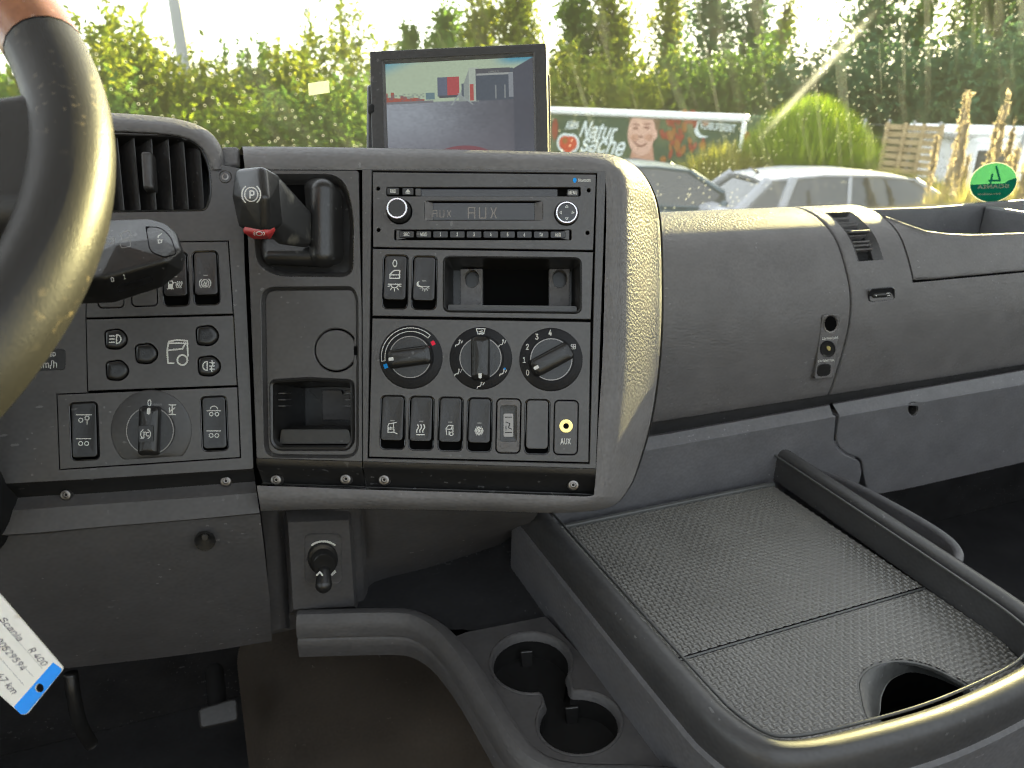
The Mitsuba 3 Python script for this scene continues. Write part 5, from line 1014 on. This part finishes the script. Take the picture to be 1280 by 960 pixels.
for i, (px, py, d, rx, g, lb) in enumerate([(705, 70, 25, 1.9, 'yellow', 'yellow-green round tree just right of the monitor'), (765, 78, 24, 2.0, 'yellow', 'bright yellow-green tree above the lettering of the trailer'), (835, 70, 26, 1.8, 'mid', 'green tree above the face on the trailer'), (895, 85, 25, 1.8, 'mid', 'green tree above the crescent sign of the trailer'), (950, 60, 27, 2.2, 'mid', 'green tree behind the tall grass clump'),
        (1010, 72, 26, 2.2, 'dark', 'dark green tree above the tall grass clump'), (1080, 62, 27, 2.4, 'dark', 'dark green tree right of the tall grass clump'), (1150, 55, 27, 2.6, 'dark', 'dark green tree above the camper van'), (1225, 60, 26, 2.4, 'dark', 'dark green tree right above the camper van'), (1290, 50, 25, 2.4, 'dark', 'dark green tree at the right edge of the view'), (540, 50, 27, 2.0, 'mid', 'green tree behind the monitor, left side'), (625, 60, 27, 2.0, 'yellow', 'yellow-green tree behind the monitor')]):
    b = far(px, d); bush('round_tree', lb, 'tree', b, rx, rx, top_at(px, py, d), 8000, .11, g, 300 + i, 'round trees behind the yard', spike=.12, low=-.8, clumps=34)

def grass_clump(name, label, base, r, h, n, cols, seed, cat='ornamental grass', group=None, lean=.5, width=.012, plume=0, ragged=.55):
    rng = np.random.default_rng(seed); k = thing(name, label, cat, group)
    a, rr = rng.uniform(0, 6.283, n), np.sqrt(rng.uniform(0, 1, n)); L = h * rng.uniform(ragged, 1.05, n) * (1.05 - .35 * rr**2)
    d = np.stack([np.cos(a), np.sin(a), 0 * a], 1); p0 = np.array(base) + d * (rr * r * .72)[:, None]
    out = (lean * rr * rng.uniform(.5, 1.3, n))[:, None]
    side = np.cross(d, [0, 0, 1.0]) * width * rng.uniform(.6, 1.4, (n, 1))
    rows = [p0 + d * out * r * t**2 + np.array([0, 0, 1.0]) * (L * (t - .18 * t**3))[:, None] for t in (0, .4, .75, 1.0)]
    V = np.stack([rows[0] - side, rows[0] + side, rows[1] - side, rows[1] + side, rows[2] - side * .7, rows[2] + side * .7, rows[3]], 1).reshape(-1, 3)
    i = np.arange(n)[:, None] * 7
    F = np.vstack([i + t for t in ([0, 1, 3], [0, 3, 2], [2, 3, 5], [2, 5, 4], [4, 5, 6])])
    c = np.asarray(cols)[rng.integers(0, len(cols), n)] * rng.uniform(.7, 1.3, (n, 1))
    part(k, 'blades', (V, F), 'leaf', False, color=np.repeat(np.clip(c, 0, 1), 7, 0))
    for j in range(plume):
        aa = rng.uniform(0, 6.283); rq = r * rng.uniform(.1, .75); hq = h * rng.uniform(.9, 1.3)
        b = np.array(base) + [math.cos(aa) * rq, math.sin(aa) * rq, 0]; tip = b + [math.cos(aa) * rq * .4, math.sin(aa) * rq * .4, hq]
        t = rng.beta(2, 2, 150)[:, None]; q = b + (tip - b) * (.62 + .38 * t) + rng.normal(size=(150, 3)) * .022 * (1.2 - t)
        (v, f), cc = leaves(q, .045, [(.34, .28, .18), (.42, .35, .24)], rng, .2, up=1.5)
        ve, fe = limbs([(b, tip, .006, .003)]).vertices, limbs([(b, tip, .006, .003)]).faces
        part(k, 'plume', (np.vstack([v, ve]), np.vstack([f, fe + len(v)])), 'leaf', False, color=np.vstack([cc, np.tile((.4, .35, .2), (len(ve), 1))]))
    return k
BR = [(.30, .42, .022), (.37, .44, .034), (.19, .30, .02), (.12, .21, .02)]
YE = [(0.279, 0.248, 0.050), (0.223, 0.223, 0.037), (0.161, 0.186, 0.031)]
b = far(1019, 15.5); grass_clump('tall_grass', 'tall dense bright green grass clump behind the white car', b, 1.30, top_at(1019, 119, 15.5) * 1.16, 16000, BR, 1, lean=.30, ragged=.82)
b = far(915, 14.5); grass_clump('plume_grass', 'straw coloured feathery grass between the trailer and the white car', b, .95, top_at(912, 168, 14.5) * 1.1, 5000, YE, 2, plume=0, group=None)
for i, (px, py, d, r, lb) in enumerate([(828, 194, 13.6, .95, 'low clipped yellow-green hedge plant behind the blue-grey car'), (1130, 192, 14.6, .85, 'low yellow grass mound right behind the white car roof'), (1185, 200, 14.0, 1.0, 'low yellow grass mound left of the green sticker')]):
    grass_clump('low_grass', lb, far(px, d), r, top_at(px, py, d), 5000, YE if i else [(.5, .48, .04), (.3, .36, .03)], 10 + i, lean=.8)
for i, (px, py, d, r, lb) in enumerate([(1262, 172, 10.5, .7, 'tall plume grass at the right edge above the green sticker'), (1215, 196, 11.5, .5, 'plume grass directly left above the green sticker'), (1310, 178, 10.5, .7, 'plume grass cut off by the right edge')]):
    grass_clump('pampas_grass', lb, far(px, d), r, top_at(px, py, d), 1600, [(.42, .36, .12), (.34, .33, .10), (.5, .42, .2)], 20 + i, lean=.5, plume=7)

# ---- lamp pole
mat('galvanised', prin((.30, .31, .31), .55, metallic=.3))
b = far(238, 26); pole = thing('lamp_pole', 'tall grey tapering lamp pole rising behind the shrubs on the left', 'lamp pole')
part(pole, 'shaft', sweep(np.array([b, b + [-.03, 0, 3], b + [-.28, 0, 9]]), circ(0, 0, 1, 14), up=(0, 1, 0), scale=[.22, .20, .12]), 'galvanised', 40)
part(pole, 'base_plate', slab(b - [.3, .3, .02], b + [.3, .3, .05], .01), 'galvanised', False)
part(pole, 'lamp_head', slab(b + [-.38, -1.1, 8.95], b + [-.18, .1, 9.1], .03), 'galvanised', 30)

# ---- billboard trailer
bt_ = thing('advertising_trailer', 'trailer with dark green advertising side, red apple, white lettering and a smiling face', 'trailer')
A0, A1 = far(600, 20.5), far(933, 17.6)
ex = (A1 - A0); LEN = np.linalg.norm(ex); ex /= LEN; ey = np.array([-ex[1], ex[0], 0]); zt_ = top_at(690, 133, 20.0)
class Side:
    """(u along, v up) metres on the trailer's near side."""
    def __call__(s, u, v, h=0.0): return A0 + np.asarray(u, float)[..., None] * ex + np.asarray(v, float)[..., None] * np.array([0, 0, 1.0]) - np.asarray(h, float)[..., None] * ey
MA = Side()
def board(lo, hi, r=.02):
    m = slab((lo[0], lo[1], lo[2]), (hi[0], hi[1], hi[2]), r); v = m.vertices
    return trimesh.Trimesh(A0 + v[:, :1] * ex + v[:, 1:2] * ey + v[:, 2:] * np.array([0, 0, 1.0]), m.faces, process=False)
def poster(p, n, uv):
    u = fbm(p.x * .55, p.y * .55, p.z * .9); 
    return mix((.05, .085, .055), (.13, .16, .075), smoothstep(.35, .7, u))
mat('poster', {'type': 'diffuse', 'reflectance': proc(poster)}); mat('white_paint', prin((.75, .77, .76), .4)); mat('tyre', prin((.02, .02, .02), .8))
part(bt_, 'box', board((0, .05, .9), (LEN, 2.4, zt_ - .06)), 'poster', False)
part(bt_, 'roof_rail', board((-.02, -.02, zt_ - .16), (LEN + .03, .3, zt_), .04), 'white_paint', 30)
part(bt_, 'corner_post', board((LEN - .05, -.01, .85), (LEN + .03, .12, zt_ - .16)), 'white_paint', 30)
part(bt_, 'side_rail', board((0, .0, .78), (LEN, .12, .9)), 'white_paint', 30)
for i in range(3):
    w_ = part(bt_, 'wheel', (lambda m: trimesh.Trimesh(A0 + m.vertices[:, :1] * ex + m.vertices[:, 1:2] * ey + m.vertices[:, 2:] * np.array([0, 0, 1.0]), m.faces, process=False))(trimesh.creation.cylinder(.5, .3, sections=24).apply_transform(trimesh.transformations.rotation_matrix(math.pi / 2, [1, 0, 0])).apply_translation([2.0 + 1.3 * i, .3, .5])), 'tyre', 40)
class Up:
    def __init__(s, o): s.o = o
    def __call__(s, u, v, h=0.0): return MA(s.o[0] + np.asarray(u, float), s.o[1] - np.asarray(v, float), np.asarray(h, float))
def side_at(px, py):
    d = ray(px, py); nn = np.cross(ex, [0, 0, 1.0]); t = (A0 - EYE) @ nn / (d @ nn); q = EYE + d * t - A0
    return np.array([q @ ex, q[2]])
def pxs(px, py): return Up(side_at(px, py))
S_ = np.linalg.norm(side_at(760, 160) - side_at(750, 160)) / 10
mat('apple_red', {'type': 'diffuse', 'reflectance': rgb((.50, .06, .03))}); mat('skin_print', {'type': 'diffuse', 'reflectance': rgb((.46, .25, .18))}); mat('skin_light', {'type': 'diffuse', 'reflectance': rgb((.58, .36, .28))}); mat('skin_dark', {'type': 'diffuse', 'reflectance': rgb((.24, .11, .09))})
mat('hair_print', {'type': 'diffuse', 'reflectance': rgb((.17, .11, .07))}); mat('flower_red', {'type': 'diffuse', 'reflectance': rgb((.26, .05, .035))}); mat('flower_orange', {'type': 'diffuse', 'reflectance': rgb((.28, .12, .04))}); mat('lettering_white', {'type': 'diffuse', 'reflectance': rgb((.62, .68, .66))})
def prt(name, cen, shape, bs, h=-.040 + .05, label=None): return part(bt_, name, flat(pxs(*cen), shapely.affinity.scale(shape, S_ * (1.12 if 'portrait' in name else 1), S_ * (1.12 if 'portrait' in name else 1), origin=(0, 0)), h, .002), bs, False, label)
H0 = -.042
def wd(text, px, py, w, h, ang, slant=.3): return flat(pxs(px, py), text_shape(text, 0, 0, w * S_, h * S_, ang, slant), H0 + .006, .002)
part(bt_, 'lettering', cat_([wd('Alles', 713, 156, 17, 9, -8), wd('Natur', 744, 163, 44, 17, 3), wd('sache', 750, 180.5, 54, 20, 3)]), 'lettering_white', False)
part(bt_, 'sponsor_lettering', wd('VERBUFERINT', 896, 158.5, 38, 7, 3, 0), 'lettering_white', False)
prt('crescent', (878, 161), Point(0, 0).buffer(9.5).difference(Point(3.5, -2).buffer(9.2)), 'lettering_white', H0)
ap = prt('apple', (709, 179), unary_union([Point(-4, 0).buffer(8), Point(4, 0).buffer(8), Point(0, 3).buffer(8)]), 'apple_red', H0 + .004, 'red apple on the side of the trailer')
prt('apple_outline', (709, 179), unary_union([Point(-4, 0).buffer(11), Point(4, 0).buffer(11)]), 'lettering_white', H0)
prt('apple_light', (705.5, 176), Point(0, 0).buffer(3.4), 'flower_orange', H0 + .008)
EL = lambda x, y, a, b, r=0: shapely.affinity.translate(shapely.affinity.rotate(shapely.affinity.scale(Point(0, 0).buffer(1, 16), a, b), r), x, y)
FC = (801, 166)
prt('portrait_hair', FC, unary_union([EL(2, -11, 16.5, 14), EL(12, -6, 6, 14)]).intersection(sbox(-40, -19.5, 40, 60)), 'hair_print', H0)
prt('portrait_neck', FC, Polygon([(-7, 10), (12, 8), (17, 30), (-12, 32)]), 'skin_print', H0 + .004)
prt('portrait_face', FC, unary_union([EL(0, 0, 14.5, 21), EL(1, 9, 11.5, 13), EL(14.5, 1, 2.4, 4.5)]).difference(EL(4, -24, 24, 11)), 'skin_light', H0 + .008, 'smiling face of a person with short hair printed on the trailer')
prt('portrait_eyes', FC, unary_union([EL(-6.5, -4, 3.2, 1.2), EL(5.5, -5, 3.2, 1.2), EL(-6.5, -7.5, 4, .8, 4), EL(5.5, -8.5, 4, .8, -4)]), 'skin_dark', H0 + .012)
prt('portrait_cheeks', FC, unary_union([EL(-7, 5, 4.5, 3.4), EL(8, 4, 4.5, 3.4)]), 'skin_print', H0 + .012)
prt('portrait_mouth', FC, unary_union([LineString(arc(0, 5, 7.5, 40, 145)).buffer(.9), EL(-.5, 3.6, 2.6, 1.0)]), 'skin_dark', H0 + .014)
rng = np.random.default_rng(5)
for nm, bs, k in (('red_flowers', 'flower_red', 22), ('orange_flowers', 'flower_orange', 12)):
    prt(nm, (852, 168), unary_union([EL(rng.normal(0, 13), rng.normal(2, 13), rng.uniform(1.5, 4), rng.uniform(3, 7), rng.uniform(-30, 30)) for _ in range(k)] + ([EL(-157, 2, 4, 12), EL(70, 8, 4, 14)] if k == 22 else [])), bs, H0 + (.002 if k == 22 else .006))

# ---- cars
mat('glass_dark', prin((.03, .035, .04), .06, specular=.8)); mat('car_white', prin((.26, .27, .29), .3, clearcoat=1.0)); mat('car_blue', prin((.045, .075, .095), .3, clearcoat=1.0, metallic=.4)); mat('lamp_red', prin((.45, .02, .02), .15)); mat('lamp_clear', prin((.6, .6, .6), .1)); mat('chrome', {'type': 'roughconductor', 'material': 'Cr', 'alpha': .12})
def car(label, paint, pos, heading, group, hatch=True, kx=1.0):
    """x forward, y left, z up, in metres."""
    k = thing('parked_car', label, 'car', group); c, s = math.cos(heading), math.sin(heading)
    T = lambda v: np.column_stack([pos[0] + c * kx * v[:, 0] - s * v[:, 1], pos[1] + s * kx * v[:, 0] + c * v[:, 1], np.asarray(v)[:, 2]])
    def pt_(name, m, bs, sm=30, par=None):
        v, f = (m.vertices, m.faces) if hasattr(m, 'faces') else m
        return part(par or k, name, (T(np.asarray(v)), f), bs, sm)
    # outline of the body, bottom to belt line, from the tail forward: (x, sill z, belt z, half width)
    st_ = [(-2.20, .42, .82, .70), (-2.14, .34, .93, .80), (-1.9, .24, .97, .87), (-1.0, .22, .96, .90), (0, .22, .93, .905), (.9, .22, .91, .90), (1.35, .23, .88, .88), (1.8, .26, .80, .84), (2.1, .30, .70, .76), (2.24, .38, .58, .62)]
    rows = []
    for x, z0, z1, w in st_:
        h = z1 - z0
        rows.append([(x, -w * .80, z0), (x, -w * .97, z0 + .1 * h), (x, -w, z0 + .45 * h), (x, -w * .985, z0 + .8 * h), (x, -w * .93, z1), (x, 0, z1 + .035), (x, w * .93, z1), (x, w * .985, z0 + .8 * h), (x, w, z0 + .45 * h), (x, w * .97, z0 + .1 * h), (x, w * .8, z0)])
    R = np.array(rows); R = np.array([spline(R[:, j], 4) for j in range(R.shape[1])]).transpose(1, 0, 2)
    v, f = grid(R, wrap_v=True); n0 = len(v)
    for rr in (0, R.shape[0] - 1):
        ci = len(v); v = np.vstack([v, R[rr].mean(0)]); i = np.arange(11); f = np.vstack([f, np.stack([rr * 11 + i, rr * 11 + (i + 1) % 11, np.full(11, ci)], 1)])
    pt_('body', (v, f), paint, 40)
    # roof and pillars: (x at belt, x at roof)
    tail = (-2.0, -1.55) if hatch else (-1.7, -1.0)
    belt = [(tail[0], .76, .95), (-1.0, .83, .96), (.3, .83, .93), (1.28, .72, .90)]; roof = [(tail[1], .58, 1.37), (-.85, .63, 1.45), (-.1, .63, 1.45), (.42, .56, 1.40)]
    B, Rf = np.array(belt), np.array(roof)
    gl = []
    for sg in (1, -1):
        gl.append(grid(np.array([[(x, sg * w, z) for x, w, z in belt], [(x, sg * (w + .0), z) for x, w, z in (B * .45 + Rf * .55)], [(x, sg * w, z) for x, w, z in roof]])))
    gl.append(quad_sheet((tail[0], .76, .95), (tail[1], .58, 1.37), (tail[1], -.58, 1.37), (tail[0], -.76, .95), 2, 4)); gl.append(quad_sheet((1.28, .72, .90), (.42, .56, 1.40), (.42, -.56, 1.40), (1.28, -.72, .90), 2, 4))
    pt_('window_band', cat_(gl), 'glass_dark', 20)
    rg = np.array([[(x, w * t, z + .035 * (1 - t * t)) for t in np.linspace(-1, 1, 9)] for x, w, z in spline(np.vstack([Rf[0] + [-.06, .0, -.03], Rf, Rf[-1] + [.05, .0, -.03]]), 3)])
    top = np.concatenate([rg, rg[:, ::-1] - [0, 0, .03]], 1); pt_('roof', grid(top, wrap_v=True), paint, 50)
    def bar(a, b, w=.03): 
        a, b = np.array(a), np.array(b); return limbs([(a, b, w, w)])
    pil = []
    for sg in (1, -1):
        for i, j in ((0, 0), (3, 3)): pil.append(bar((B[i][0], sg * B[i][1], B[i][2]), (Rf[j][0], sg * Rf[j][1], Rf[j][2]), .045 if i else .075))
        pil.append(bar((-.55, sg * .835, .95), (-.50, sg * .635, 1.44), .03)); pil.append(bar((.28, sg * .835, .93), (.30, sg * .60, 1.41), .022)) if False else None
        pil.append(cat_([bar((x0, sg * w0, z0), (x1, sg * w1, z1), .022) for (x0, w0, z0), (x1, w1, z1) in list(zip(belt[:-1], belt[1:])) + list(zip(roof[:-1], roof[1:]))]))
        pil.append(bar((-1.45, sg * .79, .96), (-1.25, sg * .62, 1.41), .06))
    pt_('pillars', cat_(pil), paint, 50)
    for sg in (1, -1):
        for x in (-1.38, 1.36):
            cy = trimesh.creation.cylinder(.32, .22, sections=28).apply_transform(trimesh.transformations.rotation_matrix(math.pi / 2, [1, 0, 0])).apply_translation([x, sg * .82, .32])
            w = pt_('wheel', cy, 'tyre', 40)
            pt_('rim', trimesh.creation.cylinder(.21, .23, sections=20).apply_transform(trimesh.transformations.rotation_matrix(math.pi / 2, [1, 0, 0])).apply_translation([x, sg * .822, .32]), 'galvanised', 30, w)
        pt_('mirror', hull([((.85, sg * .98, .98), .07), ((.80, sg * 1.08, .99), .07)]), paint, True)
        pt_('tail_lamp', hull([((-2.10, sg * .70, .86), .05), ((-1.96, sg * .82, .88), .045)]), 'lamp_red', True)
        pt_('headlight', hull([((2.12, sg * .58, .62), .06), ((1.86, sg * .74, .70), .05)]), 'lamp_clear', True)
    pt_('rear_bumper', slab((-2.25, -.66, .40), (-2.1, .66, .62), .05), paint, 30)
    pt_('number_plate', slab((-2.262, -.26, .66), (-2.2, .26, .77), .004), 'white_paint', False)
    pt_('roof_aerial', hull([((-1.45, 0, 1.43), .02), ((-1.55, 0, 1.50), .008)]), 'black_plastic', True)
    return k
CG = 'cars parked in the yard'
car('pale silver white hatchback, the right hand one of two cars beyond the passenger dashboard', 'car_white', far(1092, 12.6), math.radians(-14), CG, True, 1.1)
car('blue-grey saloon car just right of the console shoulder', 'car_blue', far(822, 12.2), math.radians(-18), CG, False)

# ---- fence, camper van
cv = thing('camper_van', 'pale white camper van parked behind the lattice fence on the right', 'camper van')
b = far(1285, 21); ca, sa = math.cos(-.3), math.sin(-.3)
def cvp(name, lo, hi, bs, r=.1):
    m = slab(lo, hi, r); v = m.vertices
    return part(cv, name, trimesh.Trimesh(np.column_stack([b[0] + ca * v[:, 0] - sa * v[:, 1], b[1] + sa * v[:, 0] + ca * v[:, 1], v[:, 2]]), m.faces, process=False), bs, 30)
zc = top_at(1230, 160, 21)
cvp('body', (-1.2, 0, .4), (3.5, 2, zc), 'white_paint', .25); cvp('roof', (-1.5, -.02, zc - .22), (3.5, 2.02, zc + .02), 'white_paint', .1); cvp('window', (-.9, -.03, zc - .95), (-.1, .1, zc - .45), 'glass_dark', .02); cvp('window', (.6, -.03, zc - .95), (1.6, .1, zc - .45), 'glass_dark', .02); cvp('skirt', (-1.5, -.02, .2), (3.4, .4, .45), 'galvanised', .03)
for x in (-.8, 2.4): cvp('wheel', (x - .33, -.04, 0), (x + .33, .3, .66), 'tyre', .14)
fe_ = thing('lattice_fence', 'straw coloured woven fence behind the low grass on the right', 'fence')
mat('straw', {'type': 'diffuse', 'reflectance': proc(lambda p, n, uv: mix((.30, .22, .12), (.45, .35, .20), noise(p.x * 3, p.y * 3, p.z * 12)))})
f0, f1 = far(1112, 19.3), far(1182, 19.0); zf = top_at(1140, 163, 19.2); fx = f1 - f0
for i in range(12): z = .2 + (zf - .2) * i / 11; part(fe_, 'slat', trimesh.convex.convex_hull(np.vstack([f0 + [0, s_ * .01 + .015 * (i % 2), z + d_] for s_ in (-1, 1) for d_ in (0, .11)] + [f1 + [0, s_ * .01 + .015 * (i % 2), z + d_] for s_ in (-1, 1) for d_ in (0, .11)])), 'straw', False)
for t in np.linspace(0, 1, 4): part(fe_, 'post', limbs([(f0 + fx * t + [0, -.05, 0], f0 + fx * t + [0, -.05, zf + .15], .04, .04)]), 'straw', 40)
wf = thing('wire_fence', 'thin grey wire fence with posts between the tall grass and the woven fence', 'fence')
g0_, g1_ = far(1085, 19.6), far(1290, 18.8); gx = g1_ - g0_
for t in np.linspace(0, 1, 7): part(wf, 'post', limbs([(g0_ + gx * t, g0_ + gx * t + [0, 0, zf + .2], .03, .03)]), 'galvanised', 40)
for i in range(7): part(wf, 'wire', limbs([(g0_ + [0, .03, .3 + .27 * i], g1_ + [0, .03, .3 + .27 * i], .003, .003)]), 'galvanised', 40)
scene.update({k: scene.pop(k) for k in list(scene) if scene[k].get('type') == 'ply'})
